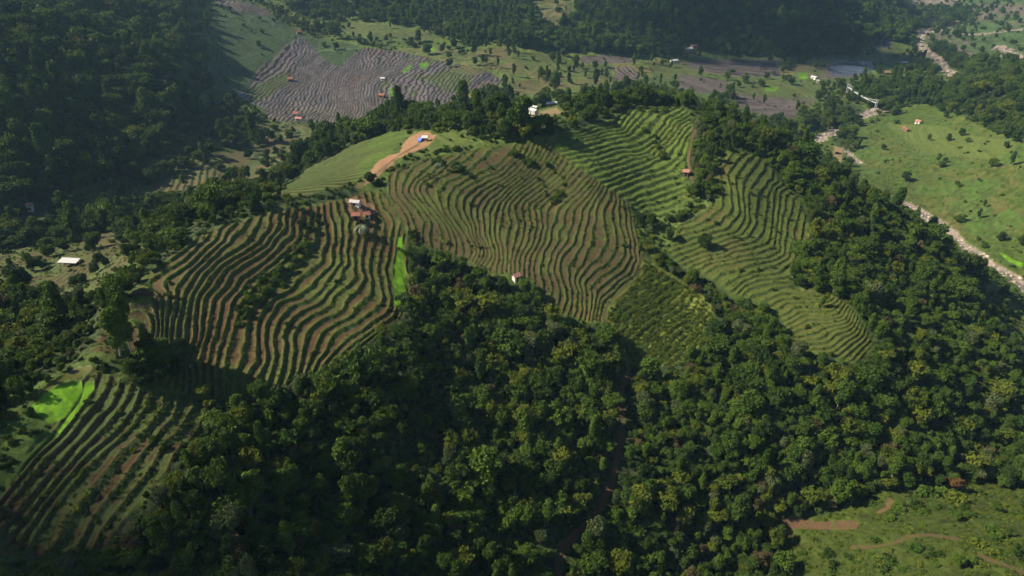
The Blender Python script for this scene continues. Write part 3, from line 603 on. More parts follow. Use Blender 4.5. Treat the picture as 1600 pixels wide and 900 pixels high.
# hand-traced terraces
STYLE = {'A': 0, 'B': 1, 'C': 2, 'D': 3, 'E': 4, 'H': 5}
for nm, F in FIELDS.items():
    m = (X > F.x0) & (X < F.x1) & (Y > F.y0) & (Y < F.y1)
    idx = np.nonzero(m)[0]
    x, y = X[idx], Y[idx]
    sd = inside(F.poly, x, y) + 1.2 * n2[idx]
    a = sstep(-1.2, .8, sd); keep = a > 0
    idx = idx[keep]; a = a[keep]; x = x[keep]; y = y[keep]
    ph = F.phase(x, y)
    step = np.floor(ph + .5)
    hv = F.h * (.8 + .4 * hash2(step, step * 0 + 3, 5))
    off, bank, lip, d = bank_profile(ph, F.w)
    N1, N2, N3, N4, N5 = n1[idx], n2[idx], n3[idx], n4[idx], n5[idx]
    tone = hash2(np.floor(ph + .5 - F.w / 2 + .0), step * 0, 8)       # each tread differs a little
    fe = sstep(.1, 1.0, a)
    if nm == 'A':
        t = np.tile(SOIL, (len(idx), 1)); g = sstep(.25, .75, tone * .55 + N2 * .9 + .35 * sstep(0, -.45, d) + .25 * sstep(0, 8, ph))
        t = col_mix(t, (.056, .082, .014), g * .85); t = col_mix(t, RSOIL, np.exp(-((d + F.w / 2 + .1) / .09) ** 2) * .8)
        t = col_mix(t, (.080, .054, .026), sstep(-6, -9, ph) * .7)
        bc = BANK
    elif nm == 'B':
        t = np.tile(SOIL * .8, (len(idx), 1)); t = col_mix(t, (.045, .074, .014), sstep(-.40, .02, N1 + N2 * .6 + .25 * (tone - .5)) * .95)
        t = col_mix(t, RSOIL * .9, np.exp(-((d + F.w / 2 + .08) / .08) ** 2) * sstep(4, 7, ph)); bc = np.array([.045, .066, .016])
        brown = sstep(5.5, 2.5, ph); bc = bc[None] * (1 - .5 * brown[:, None]) + np.array([.085, .05, .03])[None] * .5 * brown[:, None]
    elif nm == 'C':
        t = np.tile(np.array([.064, .046, .019]), (len(idx), 1)); t = col_mix(t, (.060, .072, .014), sstep(-.12, .25, N1 * .7 + N2 * .8 + .25 * (tone - .5)) * .85)
        t = col_mix(t, (.105, .052, .023), sstep(.30, .5, N2 + .5 * N1 + .2 * (tone - .5)) * sstep(8, 18, ph) * .7); bc = np.array([.050, .080, .014])
    elif nm == 'D':
        t = np.tile(np.array([.084, .128, .017]), (len(idx), 1)); t = col_mix(t, (.098, .108, .022), sstep(.0, .4, N2) * .6); bc = np.array([.052, .088, .018])
    elif nm == 'E':
        t = np.tile(np.array([.064, .086, .014]), (len(idx), 1)); t = col_mix(t, (.086, .070, .022), sstep(.0, .35, N2 + .2 * (tone - .5)) * .75); t = col_mix(t, (.074, .084, .014), sstep(13, 17, ph) * .7); bc = np.array([.046, .070, .016])
    else:
        t = np.tile(MUD * 1.0, (len(idx), 1)); t = col_mix(t, (.112, .088, .062), sstep(140, 180, V[idx] + 24 * N4) * .9); t = col_mix(t, (.105, .068, .062), sstep(.1, .4, tone - .5 + N4) * .5); t = t * (.62 + .76 * hash2(step, np.floor((X[idx] - Y[idx]) / 26 + 2 * N4), 12))[:, None]
        gg = sstep(-3, 4, in_reg([(665, 118), (700, 108), (740, 120), (735, 138), (700, 145), (668, 128), (640, 118)], UJ[idx], VJ[idx])) + sstep(-3, 4, in_reg([(380, 140), (440, 115), (462, 120), (440, 135), (415, 155), (395, 160)], UJ[idx], VJ[idx])) + sstep(.16, .34, N4 + .35 * N2)
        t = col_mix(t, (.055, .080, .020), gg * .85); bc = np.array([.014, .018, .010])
        ROUGH[idx] = np.where(gg > .4, .8, .50)
        KIND[idx] = np.where((a > .5) & (gg < .4), 3, KIND[idx])
    var = (1 + .32 * N3 + .25 * N5)[:, None]
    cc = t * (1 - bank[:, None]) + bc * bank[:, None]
    if nm != 'H':
        cc = col_mix(cc, (.092, .138, .018) if nm != 'B' else (.062, .088, .016), np.exp(-((d + F.w / 2 + .045) / .085) ** 2) * (.62 + .6 * N2) * .85)
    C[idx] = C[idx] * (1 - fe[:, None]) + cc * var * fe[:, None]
    lipz = .16 if nm != 'H' else .12
    tuft = (.20 * N3 + .12 * N5) * (bank + .35) + .25 * bank * N1
    DZ[idx] = DZ[idx] * (1 - a) + a * (hv * off + lipz * lip + tuft * (.35 if nm == 'H' else 1.0))

# slopes whose banks follow the lie of the land
for kd, P, h, w, rmp in CONT:
    m = (X > P[:, 0].min() - 3) & (X < P[:, 0].max() + 3) & (Y > P[:, 1].min() - 3) & (Y < P[:, 1].max() + 3)
    idx = np.nonzero(m)[0]
    a = sstep(-1.5, 1.5, inside(P, X[idx], Y[idx]) + 3 * n2[idx]); idx = idx[a > 0]; a = a[a > 0]
    ph = -(Z[idx] + 1.1 * fbm(X[idx], Y[idx], 16, 5, 3)) / h
    if rmp:
        ph = (X[idx] * math.cos(rmp[1]) + Y[idx] * math.sin(rmp[1]) + 5.0 * fbm(X[idx], Y[idx], 28, 6, 3)) / rmp[0]
    off, bank, lip, d = bank_profile(ph, w)
    N1, N2, N3 = n1[idx], n2[idx], n3[idx]
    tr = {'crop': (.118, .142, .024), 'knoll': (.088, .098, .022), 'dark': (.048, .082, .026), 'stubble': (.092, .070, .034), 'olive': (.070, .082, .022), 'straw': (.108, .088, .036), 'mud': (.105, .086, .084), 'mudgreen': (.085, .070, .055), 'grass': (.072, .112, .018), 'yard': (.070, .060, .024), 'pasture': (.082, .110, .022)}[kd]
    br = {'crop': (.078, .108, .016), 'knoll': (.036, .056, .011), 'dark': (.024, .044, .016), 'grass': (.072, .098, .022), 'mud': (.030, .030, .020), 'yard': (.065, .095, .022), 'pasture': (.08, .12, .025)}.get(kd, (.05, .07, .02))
    t = np.tile(np.array(tr), (len(idx), 1))
    if kd in ('stubble', 'olive', 'straw', 'yard'):
        t = col_mix(t, (.07, .105, .026), sstep(-.1, .3, N2 + .4 * N1) * .8)
    if kd == 'knoll':
        gr_ = sstep(540, 590, U[idx] + 60 * N2)
        t = col_mix(t, (.066, .108, .014), gr_); bank = bank * (1 - .6 * gr_)
    t = t * (.72 + .56 * hash2(np.floor(ph + .5), np.floor((X[idx] + Y[idx]) / 60), 4))[:, None]
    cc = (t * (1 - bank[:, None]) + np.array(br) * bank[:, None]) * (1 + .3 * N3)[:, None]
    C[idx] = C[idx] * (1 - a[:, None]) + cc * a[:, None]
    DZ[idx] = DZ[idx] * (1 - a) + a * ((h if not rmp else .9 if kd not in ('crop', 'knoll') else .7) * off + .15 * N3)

# paddies, lawns, bare earth, paths, river bed
for p in LIME:
    s = in_reg(p, U + .25 * jx, V); k = sstep(-.8, .8, s); big = .4 if p[0][0] < 700 else .3
    C = col_mix(C, LIMEC * (1 if p[0][1] > 300 else .72), k); C = C * (1 + (k * np.clip(.75 * n1 + .8 * n2 + .8 * n5, -.6, .5))[:, None]); DZ = DZ * (1 - .9 * k) + k * (.10 * n3 + .06 * n5); KIND = np.where(k > .5, 3, KIND)
k = sstep(-1, 1, in_reg(OLIVE, U, V)); C = col_mix(C, (.075, .082, .012), k); DZ = DZ * (1 - .9 * k); KIND = np.where(k > .5, 3, KIND); ROUGH = np.where(k > .5, .5, ROUGH)
k = sstep(-3, 3, in_reg(LAWN, UJ, VJ)); C = col_mix(C, (.046, .090, .012), k * .85); C = C * (1 + (k * .5 * n3)[:, None])
for nm, p in SCARS.items():
    s = in_reg(p, UJ * .4 + U * .6, VJ * .4 + V * .6); k = sstep(-1.2, 1.2, s)
    base = {'clearing': DIRT, 'slip': (.11, .062, .034), 'slip2': (.15, .09, .046), 'slip3': (.09, .03, .02), 'yard_a': (.26, .15, .085)}.get(nm, (.25, .17, .10))
    C = col_mix(C, np.asarray(base), k * np.clip(.95 - sstep(.1, .45, n1 + n3) * (.7 if nm != 'clearing' else .25), 0, 1)); C = C * (1 + (k * (.25 * n1 + .2 * n3))[:, None]); DZ = DZ * (1 - .75 * k)
    if nm == 'clearing':
        KIND = np.where(k > .5, 1, KIND)
for nm, (l, w) in LINE_W.items():
    dd = near_reg(l, X, Y, 12) + .5 * n1; k = sstep(w + .5, w - .35, dd)
    C = col_mix(C, (.10, .092, .032) if nm == 'track' else (.125, .058, .028) if nm == 'forest_track' else (.092, .068, .030) if nm.startswith('meadow') else (.12, .078, .038), k * np.clip(.9 - sstep(.05, .4, n1 + n3) * .5, 0, 1)); DZ = DZ * (1 - .8 * k); KIND = np.where(k > .6, 1, KIND)
RIVD = np.full(len(X), 1e3)
for l, w in RIV_W:
    dd = near_reg(l, X, Y, w * 3 + 25) + 6.0 * n2 * (w / 5) + 2.2 * n1 + 1.5 * n3; k = sstep(w + .8, w - .8, dd)
    RIVD = np.minimum(RIVD, dd / w)
    C = col_mix(C, STONE * .85, k); C = col_mix(C, STONE * 1.15, k * sstep(.1, .4, n3)); C = col_mix(C, (.17, .15, .15), k * sstep(.1, .35, n1 + .5 * n2) * .8); C = col_mix(C, (.055, .065, .065), k * sstep(.42, .20, np.abs(dd / w + .55 * n2)) * .75)
    DZ = DZ * (1 - k) + k * (.7 * n3 + .5 * n5 - .9); KIND = np.where(k > .5, 2, KIND)
C = np.clip(C, .004, .8)
Zf = Z + DZ


def height(x, y):
    """height of the finished ground sheet (nearest node)"""
    return ground(x, y)


def node_mat(name):
    m = bpy.data.materials.new(name); m.use_nodes = True
    nt = m.node_tree
    return m, nt, nt.nodes, nt.links, nt.nodes['Principled BSDF']


def ground_material(name, grain, bump):
    m, nt, N, L, bs = node_mat(name)
    at_ = N.new('ShaderNodeAttribute'); at_.attribute_name = 'albedo'
    ar = N.new('ShaderNodeAttribute'); ar.attribute_name = 'rough'
    geo = N.new('ShaderNodeNewGeometry')
    nz = N.new('ShaderNodeTexNoise'); nz.inputs['Scale'].default_value = 1.9; nz.inputs['Detail'].default_value = 5; nz.inputs['Roughness'].default_value = .7
    L.new(geo.outputs['Position'], nz.inputs['Vector'])
    mr = N.new('ShaderNodeMapRange'); mr.inputs['From Min'].default_value = .25; mr.inputs['From Max'].default_value = .75; mr.inputs['To Min'].default_value = 1 - grain; mr.inputs['To Max'].default_value = 1 + grain
    L.new(nz.outputs['Fac'], mr.inputs['Value'])
    mx = N.new('ShaderNodeVectorMath'); mx.operation = 'SCALE'
    L.new(at_.outputs['Color'], mx.inputs[0]); L.new(mr.outputs['Result'], mx.inputs['Scale'])
    L.new(mx.outputs['Vector'], bs.inputs['Base Color']); L.new(ar.outputs['Fac'], bs.inputs['Roughness'])
    bs.inputs['Specular IOR Level'].default_value = .25
    nb = N.new('ShaderNodeTexNoise'); nb.inputs['Scale'].default_value = 1.1; nb.inputs['Detail'].default_value = 6; nb.inputs['Roughness'].default_value = .75
    L.new(geo.outputs['Position'], nb.inputs['Vector'])
    bp = N.new('ShaderNodeBump'); bp.inputs['Strength'].default_value = bump; bp.inputs['Distance'].default_value = .8
    L.new(nb.outputs['Fac'], bp.inputs['Height']); L.new(bp.outputs['Normal'], bs.inputs['Normal'])
    return m


M_GROUND = ground_material('ground_cover', .38, .55)
M_WET = ground_material('wet_mud', .14, .06)
co = np.stack([X, Y, Zf], 1).astype(np.float32)
ii = (np.arange(NR - 1)[:, None] * NC + np.arange(NC - 1)[None]).ravel()
quads = np.stack([ii, ii + 1, ii + 1 + NC, ii + NC], 1)
fk = KIND[quads].max(1)
C4 = np.concatenate([C, np.ones((len(C), 1))], 1).astype(np.float32)


def sheet(name, sel, mat):
    q = quads[sel]
    used, inv = np.unique(q, return_inverse=True)
    me = bpy.data.meshes.new(name)
    me.vertices.add(len(used)); me.vertices.foreach_set('co', co[used].ravel())
    n = len(q)
    me.loops.add(n * 4); me.polygons.add(n)
    me.loops.foreach_set('vertex_index', inv.astype(np.int32).ravel())
    me.polygons.foreach_set('loop_start', (np.arange(n) * 4).astype(np.int32))
    me.update(calc_edges=True)
    me.polygons.foreach_set('use_smooth', np.ones(n, bool))
    a = me.attributes.new('albedo', 'FLOAT_COLOR', 'POINT'); a.data.foreach_set('color', C4[used].ravel())
    r = me.attributes.new('rough', 'FLOAT', 'POINT'); r.data.foreach_set('value', ROUGH[used].astype(np.float32))
    me.materials.append(mat)
    o = bpy.data.objects.new(name, me); scene.collection.objects.link(o)
    o['kind'] = 'structure'
    return o


g = sheet('ground', fk == 0, M_GROUND); g['label'] = 'terraced hillsides and grassland'
sheet('path', fk == 1, M_GROUND)
sheet('river_bed', fk == 2, M_GROUND)
sheet('rice_paddy', fk == 3, M_WET)
sheet('water', fk == 4, M_WET)
# ------------------------------------------------------------------ trees
rng = np.random.default_rng(7)


def link(o, parent=None):
    scene.collection.objects.link(o)
    if parent:
        o.parent = parent
    return o


def mesh_from(name, verts, faces, mats, midx=None, smooth=False):
    me = bpy.data.meshes.new(name)
    me.from_pydata([tuple(v) for v in verts], [], [tuple(f) for f in faces])
    for m in mats:
        me.materials.append(m)
    if midx is not None:
        me.polygons.foreach_set('material_index', np.asarray(midx, np.int32))
    if smooth:
        me.polygons.foreach_set('use_smooth', np.ones(len(me.polygons), bool))
    me.update()
    return me


def leaf_material(name, c_dark, c_lite, vary=.35, gloss=.12):
    m, nt, N, L, bs = node_mat(name)
    oi = N.new('ShaderNodeObjectInfo'); geo = N.new('ShaderNodeNewGeometry')
    at_ = N.new('ShaderNodeAttribute'); at_.attribute_name = 'leaf_tone'
    nz = N.new('ShaderNodeTexNoise'); nz.inputs['Scale'].default_value = .05; nz.inputs['Detail'].default_value = 3
    L.new(geo.outputs['Position'], nz.inputs['Vector'])
    ad = N.new('ShaderNodeMath'); ad.operation = 'ADD'; L.new(oi.outputs['Random'], ad.inputs[0]); L.new(nz.outputs['Fac'], ad.inputs[1])
    ad2 = N.new('ShaderNodeMath'); ad2.operation = 'MULTIPLY_ADD'; L.new(at_.outputs['Fac'], ad2.inputs[0]); ad2.inputs[1].default_value = .55; L.new(ad.outputs[0], ad2.inputs[2])
    mr = N.new('ShaderNodeMapRange'); mr.inputs['From Min'].default_value = .45; mr.inputs['From Max'].default_value = 1.75; L.new(ad2.outputs[0], mr.inputs['Value'])
    mx = N.new('ShaderNodeMix'); mx.data_type = 'RGBA'; mx.inputs['A'].default_value = (*c_dark, 1); mx.inputs['B'].default_value = (*c_lite, 1); L.new(mr.outputs['Result'], mx.inputs['Factor'])
    L.new(mx.outputs['Result'], bs.inputs['Base Color'])
    bs.inputs['Roughness'].default_value = .6; bs.inputs['Specular IOR Level'].default_value = gloss
    tr = N.new('ShaderNodeBsdfTranslucent'); L.new(mx.outputs['Result'], tr.inputs['Color'])
    ms = N.new('ShaderNodeMixShader'); ms.inputs[0].default_value = .25
    L.new(bs.outputs[0], ms.inputs[1]); L.new(tr.outputs[0], ms.inputs[2]); L.new(ms.outputs[0], N['Material Output'].inputs['Surface'])
    return m


def plain_material(name, col, rough=.8, spec=.3, grain=.25, scale=3.0, metal=0.0):
    m, nt, N, L, bs = node_mat(name)
    nz = N.new('ShaderNodeTexNoise'); nz.inputs['Scale'].default_value = scale; nz.inputs['Detail'].default_value = 4
    tc = N.new('ShaderNodeTexCoord'); L.new(tc.outputs['Object'], nz.inputs['Vector'])
    mr = N.new('ShaderNodeMapRange'); mr.inputs['From Min'].default_value = .3; mr.inputs['From Max'].default_value = .7; mr.inputs['To Min'].default_value = 1 - grain; mr.inputs['To Max'].default_value = 1 + grain
    L.new(nz.outputs['Fac'], mr.inputs['Value'])
    v = N.new('ShaderNodeVectorMath'); v.operation = 'SCALE'; v.inputs[0].default_value = col; L.new(mr.outputs['Result'], v.inputs['Scale'])
    L.new(v.outputs['Vector'], bs.inputs['Base Color'])
    bs.inputs['Roughness'].default_value = rough; bs.inputs['Specular IOR Level'].default_value = spec; bs.inputs['Metallic'].default_value = metal
    return m


M_BARK = plain_material('bark', (.085, .065, .048))
M_PALE = plain_material('pale_bark', (.30, .27, .23))
LM = {'dark': leaf_material('leaf_dark_green', (.022, .047, .009), (.060, .102, .016)), 'mid': leaf_material('leaf_mid_green', (.031, .072, .010), (.088, .147, .018)),
      'lite': leaf_material('leaf_yellow_green', (.062, .098, .011), (.132, .165, .020)), 'grey': leaf_material('leaf_grey_green', (.044, .070, .028), (.110, .140, .055)),
      'straw': leaf_material('tuft_yellow_green', (.080, .105, .016), (.150, .180, .028)), 'tuft': leaf_material('tuft_green', (.050, .090, .012), (.098, .150, .018)), 'brown': leaf_material('leaf_brownish', (.058, .056, .024), (.135, .112, .048)), 'red': leaf_material('leaf_reddish', (.075, .045, .022), (.16, .085, .035)), 'blue': leaf_material('leaf_glossy', (.05, .085, .045), (.16, .20, .12), gloss=.5)}


def leaf_quads(cen, nor, size, r, elong=1.5):
    """rhombic leaf sprays: centres, facing and length -> verts, faces"""
    n = len(cen)
    ref = r.normal(size=(n, 3)); t = np.cross(nor, ref); t /= np.linalg.norm(t, axis=1, keepdims=True) + 1e-9
    b = np.cross(nor, t)
    s = size[:, None]
    bend = nor * s * .22
    P = np.stack([cen - t * s * .5 * elong, cen + b * s * .5 + bend, cen + t * s * .5 * elong - bend, cen - b * s * .5 + bend], 1)
    return P.reshape(-1, 3), np.arange(n * 4).reshape(n, 4)


def crown_mesh(name, lobes, n_leaf, size, seed, mat, out=.75, up=.35):
    """sprays of leaves on the skins of overlapping lobes (x, y, z, rx, rz)"""
    r = np.random.default_rng(seed)
    lob = np.array(lobes, float)
    area = lob[:, 3] * (lob[:, 3] + lob[:, 4]); pr = area / area.sum()
    k = r.choice(len(lob), size=n_leaf * 3, p=pr)
    d = r.normal(size=(n_leaf * 3, 3)); d /= np.linalg.norm(d, axis=1, keepdims=True)
    rad = 1 + .22 * r.normal(size=(n_leaf * 3, 1))
    c = lob[k, :3] + d * rad * np.stack([lob[k, 3], lob[k, 3], lob[k, 4]], 1)
    ok = d[:, 2] > -.55 - .3 * r.random(len(d))
    for j in range(len(lob)):
        q = (c - lob[j, :3]) / np.array([lob[j, 3], lob[j, 3], lob[j, 4]])
        ok &= ~((np.linalg.norm(q, axis=1) < .80) & (k != j))
    c = c[ok][:n_leaf]; d = d[ok][:n_leaf]; k = k[ok][:n_leaf]
    nor = d * out + r.normal(size=d.shape) * .5 + np.array([0, 0, up]); nor /= np.linalg.norm(nor, axis=1, keepdims=True)
    V_, F_ = leaf_quads(c, nor, size * (.55 + .8 * r.random(len(c))), r)
    me = mesh_from(name, V_, F_, [mat])
    tone = np.repeat((r.random(len(lob))[k] * .6 + r.random(len(c)) * .6 - .1), 4).astype(np.float32)
    a = me.attributes.new('leaf_tone', 'FLOAT', 'POINT'); a.data.foreach_set('value', tone)
    return me


def tube(path, radii, seg=6):
    V_, F_ = [], []
    path = [Vector(p) for p in path]
    for i, p in enumerate(path):
        d = (path[min(i + 1, len(path) - 1)] - path[max(i - 1, 0)]).normalized()
        u = d.orthogonal().normalized(); w = d.cross(u)
        for k in range(seg):
            a = 2 * math.pi * k / seg
            V_.append(p + (u * math.cos(a) + w * math.sin(a)) * radii[i])
    for i in range(len(path) - 1):
        for k in range(seg):
            F_.append((i * seg + k, i * seg + (k + 1) % seg, (i + 1) * seg + (k + 1) % seg, (i + 1) * seg + k))
    F_.append(tuple(range(seg))[::-1]); F_.append(tuple((len(path) - 1) * seg + k for k in range(seg)))
    return V_, F_


def join(parts):
    V_, F_ = [], []
    for v, f in parts:
        b = len(V_); V_ += list(v); F_ += [tuple(i + b for i in q) for q in f]
    return V_, F_


def trunk_mesh(name, h, r0, lobes, mat, seed):
    r = random.Random(seed)
    top = Vector((r.uniform(-.3, .3), r.uniform(-.3, .3), h))
    mid = Vector((r.uniform(-.25, .25), r.uniform(-.25, .25), h * .5))
    parts = [tube([(0, 0, -1.2), (0, 0, .3), mid, top], [r0 * 1.4, r0, r0 * .8, r0 * .45])]
    for L_ in lobes[:7]:
        z0 = r.uniform(.35, .8) * h
        parts.append(tube([(mid.x * .6, mid.y * .6, z0), ((L_[0]) * .5, L_[1] * .5, z0 + (L_[2] - z0) * .6), (L_[0], L_[1], L_[2] + .2)], [r0 * .5, r0 * .35, r0 * .12], 5))
    v, f = join(parts)
    return mesh_from(name, v, f, [mat], smooth=True)


def lobes_round(seed, R, H, n, base=.28):
    r = random.Random(seed); out = []
    for i in range(n):
        a = r.uniform(0, 6.283); q = math.sqrt(r.random()) * R * .72; z = H * (base + (1 - base) * r.random() * (1 - .45 * (q / R) ** 2) * .86)
        s = R * r.uniform(.20, .44)
        out.append((q * math.cos(a), q * math.sin(a), z, s, s * r.uniform(.65, .95)))
    return out


def lobes_slim(seed, R, H, n):
    r = random.Random(seed); out = []
    for i in range(n):
        t = (i + r.random()) / n; z = H * (.22 + .76 * t); w = R * (.35 + .65 * math.sin(math.pi * (.15 + .8 * (1 - t))))
        a = r.uniform(0, 6.283); q = w * r.uniform(.1, .6); s = w * r.uniform(.42, .62)
        out.append((q * math.cos(a), q * math.sin(a), z, s, s * 1.15))
    return out


def lobes_flat(seed, R, H, n):
    r = random.Random(seed); out = []
    for i in range(n):
        a = r.uniform(0, 6.283); q = math.sqrt(r.random()) * R * .85; z = H * (.68 + .24 * r.random() - .12 * (q / R) ** 2); s = R * r.uniform(.2, .34)
        out.append((q * math.cos(a), q * math.sin(a), z, s, s * .55))
    return out


def bamboo_mesh(name, seed, H, R, n, mat):
    """a fountain of arching culms with leaf sprays hanging along their outer half"""
    r = np.random.default_rng(seed); cen, nor, siz = [], [], []; parts = []
    for i in range(n):
        a = r.uniform(0, 6.283); lean = R * r.uniform(.35, 1.0); h = H * r.uniform(.72, 1.0)
        d = np.array([math.cos(a), math.sin(a), 0])
        pts = [d * (.25 + lean * t ** 2.4) + np.array([0, 0, h * (t - .28 * t ** 5 * lean / R)]) for t in np.linspace(0, 1, 7)]
        parts.append(tube([Vector(p) for p in pts], [.055, .05, .045, .04, .03, .02, .012], 4))
        for t in r.uniform(.38, 1.0, 34):
            p = d * (.25 + lean * t ** 2.4) + np.array([0, 0, h * (t - .28 * t ** 5 * lean / R)])
            o_ = r.normal(size=3) * np.array([.42, .42, .3]); cen.append(p + o_)
            n_ = np.array([0, 0, .7]) + d * .5 + r.normal(size=3) * .45; nor.append(n_ / np.linalg.norm(n_)); siz.append(.55 * r.uniform(.6, 1.3))
    V_, F_ = leaf_quads(np.array(cen), np.array(nor), np.array(siz), r, 1.7)
    me = mesh_from(name, V_, F_, [mat])
    a = me.attributes.new('leaf_tone', 'FLOAT', 'POINT'); a.data.foreach_set('value', np.repeat(r.random(len(cen)), 4).astype(np.float32))
    v, f = join(parts)
    return me, mesh_from(name + '_culms', v, f, [M_CULM], smooth=True)


M_CULM = plain_material('bamboo_culm', (.13, .15, .05))


def frond_mesh(name, seed, n, length, width, mat, rise=.9):
    """broad arching leaves from one crown (banana, palm)"""
    r = random.Random(seed); V_, F_ = [], []
    for i in range(n):
        a = 6.283 * i / n + r.uniform(-.25, .25); le = length * r.uniform(.75, 1.1); w = width * r.uniform(.8, 1.1); up = rise * r.uniform(.6, 1.3)
        d = Vector((math.cos(a), math.sin(a), 0)); s = Vector((-math.sin(a), math.cos(a), 0)); b = len(V_); m_ = 6
        for k in range(m_ + 1):
            t = k / m_; c = d * (le * t) + Vector((0, 0, le * (up * t - (up + .35) * t * t))); ww = w * math.sin(math.pi * min(.06 + t * .92, 1)) ** .6
            V_ += [c - s * ww * .5 - Vector((0, 0, ww * .18)), c, c + s * ww * .5 - Vector((0, 0, ww * .18))]
        for k in range(m_):
            q = b + 3 * k; F_ += [(q, q + 1, q + 4, q + 3), (q + 1, q + 2, q + 5, q + 4)]
    return mesh_from(name, V_, F_, [mat])


# one source mesh of each look: (crown, trunk, natural crown width, height)
PROTO = {}


def add_proto(kind, key, crown, trunk, width, h):
    PROTO.setdefault(kind, []).append((key, crown, trunk, width, h))


for i in range(4):
    lb = lobes_round(10 + i, 3.1, 7.0, 15 + 3 * i)
    tk = trunk_mesh('trunk', 4.6, .20, lb, M_BARK, i)
    add_proto('round', 'dark', crown_mesh('crown', lb, 1700, .50, 20 + i, LM['dark']), tk, 6.0, 7.2)
    add_proto('round', 'mid', crown_mesh('crown', lb, 1700, .50, 60 + i, LM['mid']), tk, 6.0, 7.2)
for i in range(2):
    lb = lobes_round(30 + i, 3.0, 6.4, 10, .3); tk = trunk_mesh('trunk', 4.2, .19, lb, M_PALE, 9 + i)
    add_proto('pale', 'grey', crown_mesh('crown', lb, 1500, .48, 120 + i, LM['grey']), tk, 5.8, 6.8)
    add_proto('pale', 'lite', crown_mesh('crown', lb, 1500, .48, 140 + i, LM['lite']), tk, 5.8, 6.8)
for i in range(3):
    lb = lobes_slim(40 + i, 2.0, 9.5, 12); tk = trunk_mesh('trunk', 7.5, .17, lb[:4], M_PALE, 20 + i)
    add_proto('slim', 'mid' if i else 'dark', crown_mesh('crown', lb, 1300, .46, 160 + i, LM['mid' if i else 'dark']), tk, 3.6, 9.6)
for i in range(2):
    lb = lobes_flat(50 + i, 3.3, 6.6, 15); tk = trunk_mesh('trunk', 5.4, .24, lb, M_BARK, 30 + i)
    add_proto('wide', 'mid' if i else 'dark', crown_mesh('crown', lb, 1700, .46, 180 + i, LM['mid' if i else 'dark']), tk, 8.0, 7.2)
for i in range(2):
    cm, tk = bamboo_mesh('crown', 70 + i, 8.5, 4.0, 30, LM['lite' if i else 'mid'])
    add_proto('bamboo', 'lite' if i else 'mid', cm, tk, 7.0, 8.0)
lb = lobes_round(90, 2.2, 4.2, 9, .4)
for i in range(2):
    lb2 = lobes_round(92 + i, 2.7, 6.0, 12, .3)
    add_proto('brown', 'brown', crown_mesh('crown', lb2, 1000, .46, 205 + i, LM['brown']), trunk_mesh('trunk', 4.4, .16, lb2, M_PALE, 46 + i), 5.2, 6.2)
add_proto('red', 'red', crown_mesh('crown', lb, 420, .5, 200, LM['red']), trunk_mesh('trunk', 3.2, .14, lb, M_PALE, 44), 4.4, 4.6)
SHRUB = []
for i in range(4):
    lb = lobes_round(100 + i, 1.15, 1.25, 6, .15)
    SHRUB.append((['dark', 'mid', 'lite', 'mid'][i], crown_mesh('foliage', lb, 190, .42, 210 + i, LM[['dark', 'mid', 'lite', 'mid'][i]])))
M_FROND = LM['blue']
BANANA = frond_mesh('leaves', 3, 11, 2.6, .75, LM['lite'], 1.1)
PALM = frond_mesh('leaves', 4, 22, 3.6, .5, LM['blue'], .75)

# ---- where trees stand
#          outline      share of sites filled, mean crown scale, spread, mix of looks
STAND = [
    ('left_hill', .97, 1.32, .34, (('round', .56), ('wide', .20), ('slim', .10), ('pale', .08), ('bamboo', .04), ('brown', .02))),
    ('dark_slope', .04, .8, .3, (('round', 1),)),
    ('top_wood', .93, 1.15, .3, (('round', .6), ('slim', .3), ('bamboo', .1))),
    ('far_wood', .95, 1.35, .35, (('round', .75), ('slim', .15), ('wide', .1))),
    ('back_band', .70, .74, .35, (('round', .58), ('slim', .12), ('pale', .14), ('bamboo', .10), ('wide', .06))),
    ('ridge_wood', .93, .80, .30, (('round', .47), ('brown', .03), ('pale', .18), ('slim', .16), ('bamboo', .12), ('wide', .04))),
    ('spur', .985, .68, .27, (('round', .44), ('slim', .15), ('pale', .14), ('bamboo', .16), ('wide', .07), ('brown', .04))),
    ('shrub_crop', .0, .6, .2, (('round', 1),)), ('shrub_slope', .22, .62, .25, (('round', .8), ('pale', .2))),
    ('meadow', .022, .75, .3, (('round', .8), ('slim', .2))), ('hill_wood', .8, 1.0, .3, (('round', .8), ('pale', .2))), ('near_bank', .08, .6, .2, (('round', 1),)),
    ('near_meadow', .05, .5, .2, (('round', 1),)), ('shed_field', .05, .65, .2, (('round', 1),)),
    ('mid_valley', .10, .9, .3, (('slim', .6), ('round', .4))), ('valley_floor', .07, .9, .3, (('round', .7), ('slim', .3))), ('mud_flat', .0, 1, 0, (('round', 1),)), ('pond', .0, 1, 0, (('round', 1),)),
    ('bank_clump', .95, 1.2, .3, (('round', 1),)), ('bank_belt', .95, 1.1, .3, (('round', .8), ('slim', .2))), ('river_trees', .85, .9, .3, (('round', .8), ('pale', .2))), ('far_flat', .12, 1.0, .3, (('round', 1),)), ('corner_wood', .6, 1.1, .3, (('round', 1),)),
    ('hedge_clump', .8, .52, .2, (('round', 1),)),
    ('wood_gap', .10, .6, .2, (('round', 1),)), ('wood_gap2', .45, .62, .2, (('round', 1),)), ('wood_gap3', .45, .62, .2, (('round', 1),)), ('belt_a', .75, .95, .3, (('round', .7), ('slim', .3))),
]


def sites(ymin, ymax, cell):
    ys = np.arange(ymin, ymax, cell * .9)
    out = []
    for k, yy in enumerate(ys):
        half = 1.18 * yy + 12
        xs = np.arange(-half, half, cell) + (k % 2) * cell * .5
        out.append(np.stack([xs, np.full(len(xs), yy)], 1))
    p = np.concatenate(out)
    return p + rng.uniform(-.38, .38, p.shape) * cell


